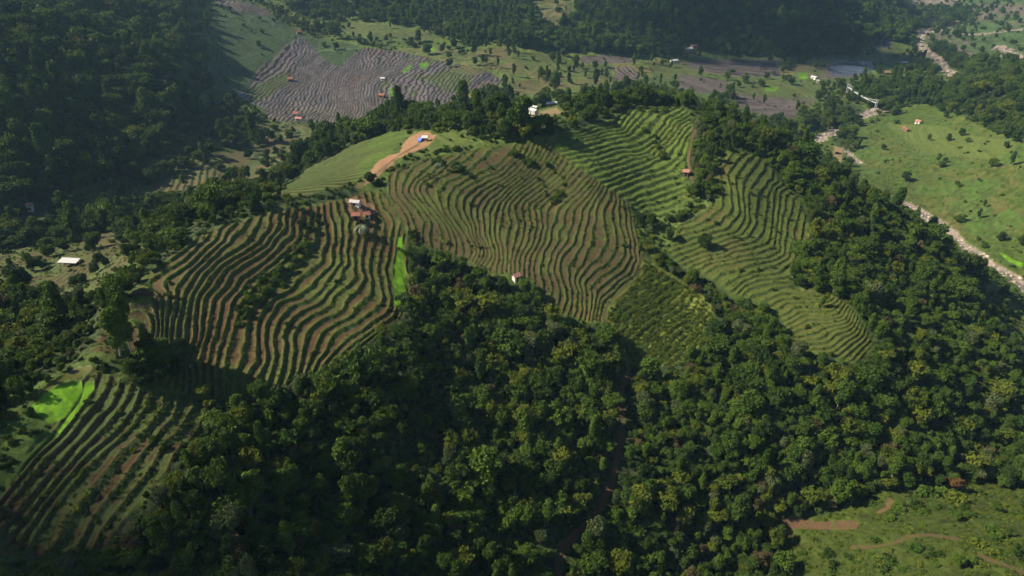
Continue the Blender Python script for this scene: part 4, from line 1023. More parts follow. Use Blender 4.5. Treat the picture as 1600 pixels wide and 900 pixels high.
P_ = np.concatenate([sites(84, 330, 3.5), sites(330, 560, 4.6), sites(560, 900, 6.0), sites(900, 1700, 8.5)])
tx, ty = P_[:, 0], P_[:, 1]
tz = ground(tx, ty)
tu, tv = project(tx, ty, tz)
tvis = visible(tx, ty)
# tops that rise above the ground in front of them still show
_cu, tvc = project(tx, ty, tz + 4.2)
rb = np.minimum(bil(np.concatenate([np.full((1, S_N), -9.), _run[:-1]]), tx, ty), 9)
top_seen = (tz + 8.5) / ty > rb - .004
u2, v2 = project(tx, ty, tz + 9)
inview = (tu > -140) & (tu < 1740) & (v2 < 960) & (tv > -90) & top_seen
fill = np.full(len(tx), .28); fill[tv < 330] = .22
scl = np.full(len(tx), .9); spread = np.full(len(tx), .3); mixid = np.full(len(tx), -1)
clump = fbm(tx, ty, 42.0, 31, 2)
fill = np.clip(fill + .9 * np.clip(clump, 0, .5), 0, .8)
hid = ~tvis
fill[hid] = .5; scl[hid] = .75
tu_ = np.where(tvis, tu, -5e3)
edge = np.full(len(tx), 9.0)
for i, (nm, f, s_, sp, mx_) in enumerate(STAND):
    q = in_reg(REG[nm], tu_, tvc if nm in ('left_hill', 'top_wood', 'far_wood', 'back_band', 'ridge_wood', 'spur', 'hill_wood', 'bank_clump', 'bank_belt', 'hedge_clump', 'belt_a') else tv)
    # outlines that run past the frame stay valid outside it too
    m = q > 0
    fill[m] = f; scl[m] = s_; spread[m] = sp; mixid[m] = i
for F in FIELDS.values():
    m = (inside(F.poly, tx, ty) > -1.5); fill[m & tvis] = 0; fill[m & hid] = 0
m = in_reg(REG['hedge_clump'], tu_, tv) > 0; fill[m] = .8
for kd, P, h, w, rmp in CONT:
    m = inside(P, tx, ty) > 0; fill[m & tvis] = {'dark': .03, 'grass': .0, 'knoll': .0, 'crop': .0, 'mud': .01, 'mudgreen': .04}.get(kd, .07)
for p in LIME + [OLIVE, LAWN] + list(SCARS.values()):
    m = in_reg(p, tu_, tv) > -3; fill[m] = 0
for l, w in RIV_W:
    m = near_reg(l, tx, ty, 20) < w * .8; fill[m] = 0
for k_, (l, w) in LINE_W.items():
    m = near_reg(l, tx, ty, 12) < w + (2.4 if 'track' in k_ else 1.8); fill[m] = 0
BUILT = [(560, 322, 9), (110, 411, 7), (660, 218, 6), (836, 172, 10), (862, 167, 9), (803, 432, 4), (1071, 268, 4), (463, 181, 8), (612, 157, 6), (598, 123, 4), (1080, 79, 12), (1053, 96, 9), (1273, 123, 10), (1385, 114, 8), (1434, 191, 6), (1415, 202, 6), (50, 328, 6), (597, 151, 6), (1305, 238, 5), (453, 52, 6), (466, 186, 8), (1432, 101, 6), (415, 125, 4)]
for (u, v, r_) in BUILT:
    bx, by = at(u, v); m = np.hypot(tx - bx, ty - by) < r_; fill[m] = 0
    m = (np.abs(tx - bx * ty / by) < r_ * .8) & (ty < by) & (ty > by - r_ * 2.6); fill[m] = 0
# crowns never stand in front of what the drone sees open: fields, river, pasture, houses
hgt = 7.0 * scl
ctu, ctv = project(tx, ty, tz + .8 * hgt)
CLEAR = [(REG['meadow'], REG['meadow']), ([(1405, 308), (1440, 312), (1640, 440), (1640, 490), (1560, 445), (1500, 405), (1420, 336)], None), (PH, PH), (REG['shed_field'], REG['shed_field']), (SCARS['clearing'], None), ([(820, 160), (878, 158), (882, 182), (840, 192), (818, 190)], None),
         (PA, None), (PB, None), (PC, None), (PD, None), (PE, None), (REG['shrub_crop'], None), (REG['mud_flat'], REG['mud_flat']), (REG['dark_slope'], REG['dark_slope']), ([(1318, 146), (1324, 144), (1378, 166), (1374, 184), (1340, 188), (1314, 162)], None), ([(1255, 208), (1312, 200), (1345, 236), (1342, 258), (1316, 240), (1262, 230)], None)]
CLEAR += [(p, p) for k, p, h, w in CONTOUR] + [(p, p) for k, p, a_, b_ in PLOTS]
vl_ = [(318, 100), (335, 20), (480, 55), (400, 118), (415, 190), (480, 205), (400, 285), (250, 302), (185, 304), (300, 250), (330, 215)]
CLEAR.append((vl_, vl_))
for pc, own in CLEAR:
    m = in_reg(pc, ctu, ctv) > 2.5
    if own is not None:
        m &= ~(in_reg(own, tu_, tv) > 0)
    fill[m] = 0
fill[in_reg(REG['hedge_clump'], tu_, tv) > 0] = .8
# the crest trees beside the fields are low, so the terraces keep their sun
for nm_ in ('A', 'B'):
    e_ = inside(FIELDS[nm_].poly, tx, ty)
    m = (e_ < 0) & (e_ > -20) & (inside(FIELDS[nm_].poly, tx + 16, ty - 4) > -6) & ~(in_reg(REG['hedge_clump'], tu_, tv) > 0)
    scl[m] *= .58; fill[m] *= .62
tk_ = near_line(np.array(LINES['forest_track'][0], float), ctu, ctv)
fill[tk_ < 11] *= .12
keep = inview & (rng.random(len(tx)) < fill)
tx, ty, tz, tu, tv, scl, spread, mixid = [a[keep] for a in (tx, ty, tz, tu, tv, scl, spread, mixid)]
tvis = tvis[keep]
nT = len(tx)
size = np.clip(scl * np.exp(spread * rng.normal(size=nT)), .36, 2.3)
rotz = rng.uniform(0, 6.283, nT)
look = np.empty(nT, object); var = np.zeros(nT, int)
cl2 = fbm(tx, ty, 30.0, 77, 2)
for i in range(nT):
    mx_ = STAND[mixid[i]][4] if mixid[i] >= 0 else (('round', .6), ('slim', .25), ('pale', .15))
    r_ = rng.random() * sum(w for _, w in mx_) ; acc = 0
    for k_, w in mx_:
        acc += w
        if r_ <= acc:
            break
    look[i] = k_
    var[i] = int(rng.integers(len(PROTO[k_])))
fwd = ty * CP - tz * SP
print('trees', nT)

# ---- the trees that show largest are things of their own
SPECIES = {'round': 'broadleaf_tree', 'pale': 'pale_tree', 'slim': 'slender_tree', 'wide': 'spreading_tree', 'bamboo': 'bamboo_clump', 'brown': 'dry_tree', 'red': 'dry_tree'}
LOOKW = {'brown': {'brown': 'brownish half-dry tree with pale bark'}, 'round': {'dark': 'dark green round-crowned tree', 'mid': 'mid green round-crowned tree'}, 'pale': {'grey': 'grey-green bushy tree with pale bark', 'lite': 'yellow-green bushy tree with pale bark'},
         'slim': {'dark': 'tall slender dark green tree', 'mid': 'tall slender mid green tree'}, 'wide': {'dark': 'dark flat-topped spreading tree', 'mid': 'mid green flat-topped spreading tree'},
         'bamboo': {'mid': 'green bamboo clump with arching plumes', 'lite': 'yellowish bamboo clump with arching plumes'}}
REGW = {'left_hill': 'on the shaded forest hill at upper left', 'ridge_wood': 'in woods behind the left terraced ridge', 'back_band': 'in the tree belt behind the terraced hill'}


def where(i):
    nm = STAND[mixid[i]][0] if mixid[i] >= 0 else ''
    u, v = tu[i], tv[i]
    if nm == 'ridge_wood':
        return REGW[nm] if u > 210 else 'in the left edge wood above the bright paddies'
    if nm == 'spur':
        track = np.interp(v, [400, 450, 500, 580, 680, 750, 815, 855, 900], [1000, 975, 945, 984, 972, 956, 922, 880, 874])
        if v < 560 and u > 1090:
            return 'in the forest between eastern terraces and river'
        if u < 330:
            return 'in the forest below the bottom left terraces'
        if u < 640:
            return 'in the gully forest under the big left terraces'
        if u < track:
            return 'in the ravine forest left of the dirt track'
        if u < 1220:
            return 'in the forest right of the dirt track'
        return 'on the forested lower slope above the bare earth slip'
    if nm in REGW:
        return REGW[nm]
    return {'shrub_slope': 'on the scrubby slope above the eastern terraces', 'shed_field': 'in the dry field around the white-roofed shed', 'near_meadow': 'in the grassy clearing at bottom right',
            'meadow': 'scattered on the bright pasture beyond the river', 'hedge_clump': 'in the clump between the two left terraces', 'river_trees': 'beside the stony river bed',
            'hill_wood': 'on the wooded slope above the pasture', 'wood_gap': 'in a grassy gap of the gully forest', 'wood_gap2': 'in a grassy gap right of the track', 'wood_gap3': 'in a dark gap left of the track'}.get(nm, 'standing loose among the terraced fields')


def make_tree(kind, var_, loc, s, rz, label, group, name=None):
    key, cm, tm, w_, h_ = PROTO[kind][var_]
    o = bpy.data.objects.new(name or SPECIES[kind], None)
    o.empty_display_size = .5
    link(o); o.location = loc; o.rotation_euler = (.10 * math.sin(rz * 17), .10 * math.sin(rz * 23 + 2), rz); o.scale = (s * (1 + .16 * math.sin(rz * 13)), s * (1 + .16 * math.sin(rz * 29 + 1)), s * (1.05 + .32 * math.sin(rz * 7)))
    o['label'] = label; o['category'] = 'bamboo' if kind == 'bamboo' else 'tree'
    if group:
        o['group'] = group
    link(bpy.data.objects.new('culms' if kind == 'bamboo' else 'trunk', tm), o)
    c = link(bpy.data.objects.new('plume' if kind == 'bamboo' else 'crown', cm), o)
    return o, c


okv = (tu > 4) & (tu < 1596) & (tv > 10) & (tv < 925) & tvis
width = np.array([PROTO[look[i]][var[i]][3] * size[i] for i in range(nT)])
score = np.where(okv, width / fwd, 0)
iso = np.array([mixid[i] >= 0 and STAND[mixid[i]][0] in ('meadow', 'shrub_slope', 'shed_field', 'near_meadow', 'hedge_clump') for i in range(nT)])
score = np.where(iso & (fwd < 620), score + 1, score)
order = np.argsort(-score)
LIMIT = {'round': 298, 'pale': 150, 'slim': 150, 'wide': 100, 'bamboo': 110, 'brown': 60}
used = {k: 0 for k in LIMIT}; single = np.zeros(nT, bool)
CROWN_SRC = {}
for i in order:
    k = look[i]
    if score[i] <= 0 or used[k] >= LIMIT[k] or (fwd[i] > 420 and not iso[i]):
        continue
    used[k] += 1; single[i] = True
    key = PROTO[k][var[i]][0]
    lab = LOOKW[k][key] + ' ' + where(i)
    o, c = make_tree(k, var[i], (tx[i], ty[i], tz[i] - .1), size[i], rotz[i], lab, where(i).replace('the ', '') and (SPECIES[k].replace('_', ' ') + 's ' + where(i)))
    CROWN_SRC.setdefault((k, var[i]), c)
print('single trees', used)


# ---- everything farther off: one wood of instances
def scatter(name, pts, sc, rz, src_idx, sources, label):
    me = bpy.data.meshes.new(name)
    me.vertices.add(len(pts)); me.vertices.foreach_set('co', np.asarray(pts, np.float32).ravel())
    for nm, ty_, arr in (('scl', 'FLOAT_VECTOR', np.stack([sc * (1 + .16 * np.sin(rz * 13)), sc * (1 + .16 * np.sin(rz * 29 + 1)), sc * (1.05 + .3 * np.sin(rz * 7))], 1)), ('rot', 'FLOAT', rz), ('src', 'INT', src_idx)):
        a = me.attributes.new(nm, ty_, 'POINT'); a.data.foreach_set('vector' if ty_ == 'FLOAT_VECTOR' else 'value', np.asarray(arr, np.int32 if ty_ == 'INT' else np.float32).ravel())
    o = link(bpy.data.objects.new(name, me))
    o['kind'] = 'stuff'; o['label'] = label
    ng = bpy.data.node_groups.new(name + '_nodes', 'GeometryNodeTree')
    ng.interface.new_socket('Geometry', in_out='INPUT', socket_type='NodeSocketGeometry'); ng.interface.new_socket('Geometry', in_out='OUTPUT', socket_type='NodeSocketGeometry')
    N, L = ng.nodes, ng.links
    gi, go = N.new('NodeGroupInput'), N.new('NodeGroupOutput')
    jn = N.new('GeometryNodeJoinGeometry')
    rt = N.new('GeometryNodeInputNamedAttribute'); rt.data_type = 'FLOAT'; rt.inputs['Name'].default_value = 'rot'
    sc_ = N.new('GeometryNodeInputNamedAttribute'); sc_.data_type = 'FLOAT_VECTOR'; sc_.inputs['Name'].default_value = 'scl'
    si = N.new('GeometryNodeInputNamedAttribute'); si.data_type = 'INT'; si.inputs['Name'].default_value = 'src'
    cx_ = N.new('ShaderNodeCombineXYZ'); L.new(rt.outputs['Attribute'], cx_.inputs['Z'])
    for j, so in enumerate(sources):
        cmp_ = N.new('FunctionNodeCompare'); cmp_.data_type = 'INT'; cmp_.operation = 'EQUAL'; cmp_.inputs[3].default_value = j
        L.new(si.outputs['Attribute'], cmp_.inputs[2])
        oi = N.new('GeometryNodeObjectInfo'); oi.transform_space = 'ORIGINAL'; oi.inputs['Object'].default_value = so; oi.inputs['As Instance'].default_value = True
        ip = N.new('GeometryNodeInstanceOnPoints')
        L.new(gi.outputs[0], ip.inputs['Points']); L.new(cmp_.outputs['Result'], ip.inputs['Selection']); L.new(oi.outputs['Geometry'], ip.inputs['Instance'])
        L.new(cx_.outputs[0], ip.inputs['Rotation']); L.new(sc_.outputs['Attribute'], ip.inputs['Scale'])
        L.new(ip.outputs[0], jn.inputs[0])
    L.new(jn.outputs[0], go.inputs[0])
    md = o.modifiers.new('scatter', 'NODES'); md.node_group = ng
    return o


srcs = list(CROWN_SRC.items())
sid = {k: j for j, (k, _) in enumerate(srcs)}
rest = ~single
ridx = np.nonzero(rest)[0]
si_ = np.array([sid.get((look[i], var[i]), 0) for i in ridx])
scatter('forest', np.stack([tx[ridx], ty[ridx], tz[ridx] - .1], 1), size[ridx], rotz[ridx], si_, [o for _, o in srcs], 'distant mixed forest of round and slender trees')
# ------------------------------------------------------------------ shrubs, ground cover, crops
def surf(x, y):
    """finished ground height at points, from the sheet's own nodes"""
    x = np.asarray(x, float); y = np.asarray(y, float)
    r = np.interp(np.log(y), _rows, np.arange(NR)); c = np.interp(x / y, _cols, np.arange(NC))
    i = np.clip(np.round(r).astype(int), 0, NR - 1); j = np.clip(np.round(c).astype(int), 0, NC - 1)
    return Zf[i * NC + j]


def shrub(i_kind, x, y, s, label, group, stretch=1.0, cat='shrub'):
    key, me = SHRUB[i_kind]
    o = bpy.data.objects.new('shrub', me)
    link(o); o.location = (x, y, float(surf(x, y)) - .1); o.scale = (s, s, s * stretch); o.rotation_euler = (0, 0, rng.uniform(0, 6.28))
    o['label'] = label; o['category'] = cat; o['group'] = group
    return o


SW = ['dark green', 'mid green', 'yellow-green', 'mid green']
for (u, v, n, r_, sc_) in ((492, 342, 3, 3, 1.0), (486, 358, 4, 3, 1.2), (479, 376, 5, 2.5, 1.3), (468, 392, 5, 2.5, 1.4), (452, 408, 6, 3, 1.4), (436, 424, 6, 3, 1.4), (420, 438, 7, 3, 1.5), (406, 456, 7, 3, 1.6), (392, 470, 6, 2.5, 1.6), (380, 486, 5, 2, 1.5), (374, 504, 4, 2, 1.2)):
    x0, y0 = at(u, v)
    for k in range(n):
        i_ = int(rng.integers(4)); shrub(i_, x0 + rng.normal() * r_ * .5, y0 + rng.normal() * r_ * .6, sc_ * rng.uniform(.6, 1.15), SW[i_] + ' bush in the overgrown strip across the left terraces', 'bushes in the overgrown terrace strip')
for (u0, v0, u1, v1, n, lab, grp) in ((660, 238, 735, 232, 12, ' bush in the hedge along the upper edge of the middle terraces', 'hedge bushes above the middle terraces'), (675, 252, 725, 268, 12, ' bush in the thicket at the top of the middle terraces', 'thicket bushes on the middle terraces'),
                                     (795, 238, 850, 262, 14, ' bush in the dark hollow near the top of the middle terraces', 'bushes in the terrace hollow'), (872, 240, 985, 318, 0, '', ''), (860, 320, 885, 285, 6, ' bush on the bank inside the middle terraces', 'bushes on a middle terrace bank'),
                                     (1000, 175, 1060, 168, 10, ' bush on the summit above the green terraces', 'summit bushes'), (1000, 345, 1006, 392, 10, ' bush at the right end of the middle terraces', 'bushes at the terrace end'),
                                     (1015, 205, 1050, 262, 9, ' bush among the green summit terraces', 'bushes among the green terraces'), (640, 360, 648, 395, 8, ' bush beside the bright green paddy strip', 'bushes by the bright paddy strip'),
                                     (1245, 400, 1300, 452, 14, ' bush above the lowest eastern terraces', 'bushes above the lowest eastern terraces'), (640, 196, 720, 204, 8, ' bush behind the bare earth clearing', 'bushes behind the clearing')):
    for k in range(n):
        t = rng.random(); x0, y0 = at(u0 + (u1 - u0) * t + rng.normal() * 4, v0 + (v1 - v0) * t + rng.normal() * 3)
        i_ = int(rng.integers(4)); shrub(i_, x0, y0, rng.uniform(.8, 1.7), SW[i_] + lab, grp)
nb = 0
while nb < 46:
    u, v = rng.uniform(1225, 1598), rng.uniform(765, 897)
    if inside(REG['near_meadow'], np.array([u]), np.array([v]))[0] < 4 or any(inside(SCARS[k], np.array([u]), np.array([v]))[0] > -8 for k in ('slip', 'slip2')):
        continue
    x0, y0 = at(u, v)
    if any(near_line(LINE_W[k][0], np.array([x0]), np.array([y0]))[0] < 2.2 for k in ('meadow_path', 'meadow_path2')):
        continue
    i_ = int(rng.integers(4)); shrub(i_, x0, y0, rng.uniform(.7, 2.0) * (1.5 if v < 800 else 1), SW[i_] + ' bush in the grassy clearing at bottom right', 'bushes in the bottom right clearing', .8); nb += 1
nb = 0
while nb < 26:
    u, v = rng.uniform(1340, 1598), rng.uniform(190, 430)
    if inside(REG['meadow'], np.array([u]), np.array([v]))[0] < 2:
        continue
    x0, y0 = at(u, v); i_ = int(rng.integers(4)); shrub(i_, x0, y0, rng.uniform(.8, 2.2), SW[i_] + ' bush on the bright pasture beyond the river', 'bushes on the pasture', .8); nb += 1

# low cover as masses: undergrowth between the trees, tufts on the banks, crop rows
tuft_lobes = [(0, 0, .12, .42, .34), (.22, .1, .1, .3, .28), (-.2, -.12, .1, .3, .3)]
TUFT = link(bpy.data.objects.new('grass', crown_mesh('tuft', tuft_lobes, 46, .26, 300, LM['tuft'], .5, .8)))
TUFT['kind'] = 'stuff'; tx0, ty0 = at(1395, 870); TUFT.location = (tx0, ty0, float(surf(tx0, ty0)))
TUFT2 = link(bpy.data.objects.new('grass', crown_mesh('tuft', tuft_lobes, 46, .26, 301, LM['straw'], .5, .8)))
TUFT2['kind'] = 'stuff'; tx0, ty0 = at(1440, 880); TUFT2.location = (tx0, ty0, float(surf(tx0, ty0)))
shr_src = []
for i in range(4):
    x0, y0 = at(1330 + 30 * i, 875 - 6 * i)
    shr_src.append(shrub(i, x0, y0, 1.0, SW[i] + ' bush in the grassy clearing at bottom right', 'bushes in the bottom right clearing', .8))


def rand_pts(ymin, ymax, cell, jit=.5):
    ys = np.arange(ymin, ymax, cell); o_ = []
    for yy in ys:
        xs = np.arange(-1.12 * yy - 6, 1.12 * yy + 6, cell); o_.append(np.stack([xs, np.full(len(xs), yy)], 1))
    p = np.concatenate(o_); return p + rng.uniform(-jit, jit, p.shape) * cell


q = np.concatenate([rand_pts(86, 330, 2.3), rand_pts(330, 620, 3.6), rand_pts(620, 1000, 6.5)])
qx, qy = q[:, 0], q[:, 1]
qz = ground(qx, qy); qu, qv = project(qx, qy, qz); qvis = visible(qx, qy)
ok = qvis & (qu > -60) & (qu < 1660) & (qv > -10) & (qv < 940)
dens = np.full(len(qx), .42)
for nm, d_ in (('left_hill', .8), ('spur', .95), ('ridge_wood', .9), ('back_band', .7), ('top_wood', .3), ('far_wood', .3), ('dark_slope', .25), ('meadow', .22), ('near_meadow', .42), ('near_bank', .4), ('shed_field', .30), ('shrub_slope', .9), ('mid_valley', .10), ('far_flat', .2), ('valley_floor', .12), ('mud_flat', .0), ('shrub_crop', .0),
               ('pond', 0), ('pond2', 0), ('pond3', 0), ('wet_sand', 0), ('river_trees', .7), ('wood_gap', 1), ('wood_gap2', 1), ('wood_gap3', 1), ('hedge_clump', .8)):
    dens[in_reg(REG[nm], np.where(qvis, qu, -5e3), qv) > 0] = d_
for F in FIELDS.values():
    dens[inside(F.poly, qx, qy) > -1] = 0
for kd, P, h, w, rmp in CONT:
    dens[inside(P, qx, qy) > 0] = .0 if kd in ('knoll', 'crop') else .05
for p in LIME + [OLIVE] + list(SCARS.values()):
    dens[in_reg(p, qu, qv) > -2.5] = 0
for l, w in RIV_W:
    dens[near_reg(l, qx, qy, 20) < w + .8] = 0
for l, w in LINE_W.values():
    dens[near_reg(l, qx, qy, 9) < w + .7] = 0
for (u, v, r_) in BUILT:
    bx, by = at(u, v); dens[np.hypot(qx - bx, qy - by) < r_ * .8] = 0
ok &= rng.random(len(qx)) < dens
qx, qy = qx[ok], qy[ok]
sc_ = rng.uniform(.35, 1.05, len(qx)) * np.where(rng.random(len(qx)) < .15, 1.7, 1.0) * np.where(qy > 330, 1.35, 1.0)
sc_ *= np.where(in_reg(REG['meadow'], qu[ok], qv[ok]) > 0, .42, 1.0)
sc_ *= np.where(in_reg(REG['near_meadow'], qu[ok], qv[ok]) > 0, .55, 1.0)
scatter('undergrowth', np.stack([qx, qy, surf(qx, qy) - .12], 1), sc_, rng.uniform(0, 6.28, len(qx)), rng.integers(0, 4, len(qx)), shr_src, 'low bushes and undergrowth covering the slopes between trees')
print('undergrowth', len(qx))
# tufts on the terrace banks and lips
nb = 0
for fn, cnt, lab, grp in (('A', 30, ' bush on a bank of the big left terraces', 'bank bushes of the left terraces'), ('C', 46, ' bush on a bank of the middle terraces', 'bank bushes of the middle terraces'), ('D', 22, ' bush on a bank of the green summit terraces', 'bank bushes of the green terraces'), ('E', 34, ' bush on a bank of the eastern terraces', 'bank bushes of the eastern terraces'), ('B', 18, ' bush on the bottom left terraces', 'bushes of the bottom left terraces')):
    F = FIELDS[fn]; k = 0
    while k < cnt:
        x0, y0 = rng.uniform(F.x0, F.x1), rng.uniform(F.y0, F.y1)
        if inside(F.poly, np.array([x0]), np.array([y0]))[0] < 1 or bank_profile(F.phase(np.array([x0]), np.array([y0])), F.w)[1][0] < .6:
            continue
        i_ = int(rng.integers(4)); shrub(i_, x0, y0, rng.uniform(.45, 1.1) ** 1.3, SW[i_] + lab, grp); k += 1
bp_, bs_, bk_ = [], [], []
for nm, F in FIELDS.items():
    if nm == 'H':
        continue
    cell = {'A': .78, 'B': .70, 'C': .82, 'D': .85, 'E': .85}[nm]
    gx, gy = np.meshgrid(np.arange(F.x0, F.x1, cell), np.arange(F.y0, F.y1, cell))
    gx = (gx + rng.uniform(-.5, .5, gx.shape) * cell).ravel(); gy = (gy + rng.uniform(-.5, .5, gy.shape) * cell).ravel()
    m = inside(F.poly, gx, gy) > 0
    gx, gy = gx[m], gy[m]
    uu_, vv_ = project(gx, gy, ground(gx, gy))
    off, bank, lip, d = bank_profile(F.phase(gx, gy), F.w)
    nn = fbm(gx, gy, 6.0, 90, 2)
    w_ = np.clip(bank * .62 + lip * .55, 0, 1) * np.clip(.75 + 1.2 * nn, .15, 1) + {'A': .07, 'B': .32, 'C': .12, 'D': .40, 'E': .30}[nm] * (bank < .3) * np.clip(.5 + 2 * nn, 0, 1)
    for p in LIME + [OLIVE]:
        w_[in_reg(p, uu_, vv_) > -2] = 0
    m = rng.random(len(gx)) < w_
    bp_.append(np.stack([gx[m], gy[m], surf(gx[m], gy[m]) - .06], 1)); bs_.append(rng.uniform(.30, .85, m.sum())); bk_.append((rng.random(m.sum()) < .35 + .4 * lip[m]).astype(int))
# the scrubby crop field, in loose rows
xA, yA = at(975, 545); xB, yB = at(1090, 440)
rd = np.array([xB - xA, yB - yA]); rd /= np.linalg.norm(rd); rn_ = np.array([-rd[1], rd[0]])
P = at_poly(densify(REG['shrub_crop'] + [REG['shrub_crop'][0]], 25)[:-1])
gx, gy = np.meshgrid(np.arange(P[:, 0].min(), P[:, 0].max(), .55), np.arange(P[:, 1].min(), P[:, 1].max(), .55))
gx = (gx + rng.uniform(-.3, .3, gx.shape)).ravel(); gy = (gy + rng.uniform(-.3, .3, gy.shape)).ravel()
rowp = (gx * rn_[0] + gy * rn_[1] + 1.5 * fbm(gx, gy, 14, 93, 2)) / 2.5
m = (inside(P, gx, gy) > .5) & (rng.random(len(gx)) < .14 + .62 * (np.abs(rowp - np.round(rowp)) < .27) * np.clip(.8 + fbm(gx, gy, 5, 94, 2), 0, 1))
tk_ = near_line(LINE_W['track'][0], gx, gy) > 1.3
m &= tk_
bp_.append(np.stack([gx[m], gy[m], surf(gx[m], gy[m]) - .06], 1)); bs_.append(rng.uniform(.6, 1.5, m.sum())); bk_.append((rng.random(m.sum()) < .45).astype(int))
# rank grass of the two clearings
for nm, cell, pr in (('near_meadow', 1.1, .5), ('near_bank', 1.6, .4), ('shed_field', 1.6, .35)):
    P = at_poly(densify([(min(max(u, -40), 1640), min(max(v, 0), 925)) for u, v in REG[nm]], 25)); gx, gy = np.meshgrid(np.arange(P[:, 0].min(), P[:, 0].max(), cell), np.arange(P[:, 1].min(), P[:, 1].max(), cell))
    gx = (gx + rng.uniform(-.5, .5, gx.shape) * cell).ravel(); gy = (gy + rng.uniform(-.5, .5, gy.shape) * cell).ravel()
    m = (inside(P, gx, gy) > .5) & (rng.random(len(gx)) < pr * np.clip(.7 + 1.5 * fbm(gx, gy, 7, 95, 2), 0, 1)) & visible(gx, gy)
    uu_, vv_ = project(gx, gy, ground(gx, gy))
    for p in SCARS.values():
        m &= ~(in_reg(p, uu_, vv_) > -1)
    for l, w in LINE_W.values():
        m &= near_reg(l, gx, gy, 9) > w + .3
    bp_.append(np.stack([gx[m], gy[m], surf(gx[m], gy[m]) - .05], 1)); bs_.append(rng.uniform(.5, 1.3, m.sum())); bk_.append((rng.random(m.sum()) < .4).astype(int))
bp_ = np.concatenate(bp_); bs_ = np.concatenate(bs_); bk_ = np.concatenate(bk_)
scatter('grass', bp_, bs_, rng.uniform(0, 6.28, len(bp_)), bk_, [TUFT, TUFT2], 'rank grass tufts along the terrace banks')
print('tufts', len(bp_))

# boulders of the river bed
M_ROCK = plain_material('boulder_stone', (.44, .37, .33), .85, .2, .35, .8)
bm = bmesh.new(); bmesh.ops.create_icosphere(bm, subdivisions=2, radius=.8)
for v in bm.verts:
    n_ = Vector(v.co).normalized(); v.co *= 1 + .28 * math.sin(5 * n_.x + 2 * n_.y) * math.cos(4 * n_.z + 1.3 * n_.y); v.co.z *= .68
me = bpy.data.meshes.new('boulder'); bm.to_mesh(me); bm.free(); me.materials.append(M_ROCK)
x0, y0 = at(1491, 369)
ROCK = link(bpy.data.objects.new('boulder', me)); ROCK.location = (x0, y0, float(surf(x0, y0)) + .1); ROCK.scale = (1.6, 1.3, 1.5); ROCK['label'] = 'large pale boulder in the river bed below the pasture'; ROCK['category'] = 'boulder'
rp, rs = [], []
for l, w in RIV_W:
    for (ax, ay), (bx, by) in zip(l[:-1], l[1:]):
        n = int(math.hypot(bx - ax, by - ay) * w * .22 * min(1, (420 / max(ay, 1)) ** 2 * 1.3))
        for k in range(n):
            t = rng.random(); x, y = ax + (bx - ax) * t, ay + (by - ay) * t; dn = np.array([-(by - ay), bx - ax]); dn /= np.linalg.norm(dn) + 1e-9
            e_ = np.clip(rng.normal() * .5, -1.1, 1.1) * w; x += dn[0] * e_; y += dn[1] * e_
            rp.append((x, y, float(surf(x, y)) + .05)); rs.append(abs(rng.normal()) * .55 + .3)
scatter('boulders', np.array(rp), np.array(rs), rng.uniform(0, 6.28, len(rp)), np.zeros(len(rp)), [ROCK], 'pale boulders strewn along the river bed')
print('rocks', len(rp))
# ------------------------------------------------------------------ houses, sheds, bridge, single plants
M_TIN = plain_material('weathered_tin', (.42, .40, .42), .5, .4, .2, 1.2); M_WHITE = plain_material('white_sheet_roof', (.52, .54, .56), .45, .4, .06, .8); M_RUST = plain_material('rusted_tin', (.22, .088, .062), .7, .3, .35, .9)
M_PINK = plain_material('faded_red_roof', (.36, .17, .135), .7, .3, .2, .9); M_TIMBER = plain_material('grey_timber', (.17, .125, .09), .85, .2, .25, 2.0); M_PALEW = plain_material('pale_plaster', (.62, .60, .56), .8, .2, .12, 1.0)
M_DARK = plain_material('dark_opening', (.02, .018, .016), .9, .1, .1); M_BLUE = plain_material('blue_tarpaulin', (.03, .09, .55), .5, .3, .1); M_EARTHW = plain_material('clay_wall', (.34, .22, .15), .9, .1, .15)
M_THATCH = plain_material('thatch', (.24, .17, .10), .95, .1, .3, 2.5); M_STEEL = plain_material('galvanised_steel', (.55, .58, .60), .4, .5, .1)


def box(bm, x0, x1, y0, y1, z0, z1):
    vs_ = [bm.verts.new(p) for p in ((x0, y0, z0), (x1, y0, z0), (x1, y1, z0), (x0, y1, z0), (x0, y0, z1), (x1, y0, z1), (x1, y1, z1), (x0, y1, z1))]
    for f in ((0, 3, 2, 1), (4, 5, 6, 7), (0, 1, 5, 4), (1, 2, 6, 5), (2, 3, 7, 6), (3, 0, 4, 7)):
        bm.faces.new([vs_[i] for i in f])


def emit(name, bm, mat, parent, smooth=False):
    bmesh.ops.recalc_face_normals(bm, faces=bm.faces)
    me = bpy.data.meshes.new(name); bm.to_mesh(me); bm.free(); me.materials.append(mat)
    if smooth:
        me.polygons.foreach_set('use_smooth', np.ones(len(me.polygons), bool))
    return link(bpy.data.objects.new(name, me), parent)


def roof_sheet(bm, L, y_a, z_a, y_b, z_b, th=.07, n=0):
    """one pitched sheet with shallow corrugations along the fall line"""
    n = n or max(6, int(L / .28)); rows = []
    for side in (0, 1):
        for k in range(n + 1):
            x = -L / 2 + L * k / n; dz = .035 * (k % 2) - side * th
            rows.append((bm.verts.new((x, y_a, z_a + dz)), bm.verts.new((x, y_b, z_b + dz))))
    t, b = rows[:n + 1], rows[n + 1:]
    for k in range(n):
        bm.faces.new((t[k][0], t[k + 1][0], t[k + 1][1], t[k][1])); bm.faces.new((b[k][1], b[k + 1][1], b[k + 1][0], b[k][0]))
        for j in (0, 1):
            bm.faces.new((t[k][j], t[k + 1][j], b[k + 1][j], b[k][j]))
    for e in (0, n):
        bm.faces.new((t[e][0], t[e][1], b[e][1], b[e][0]))


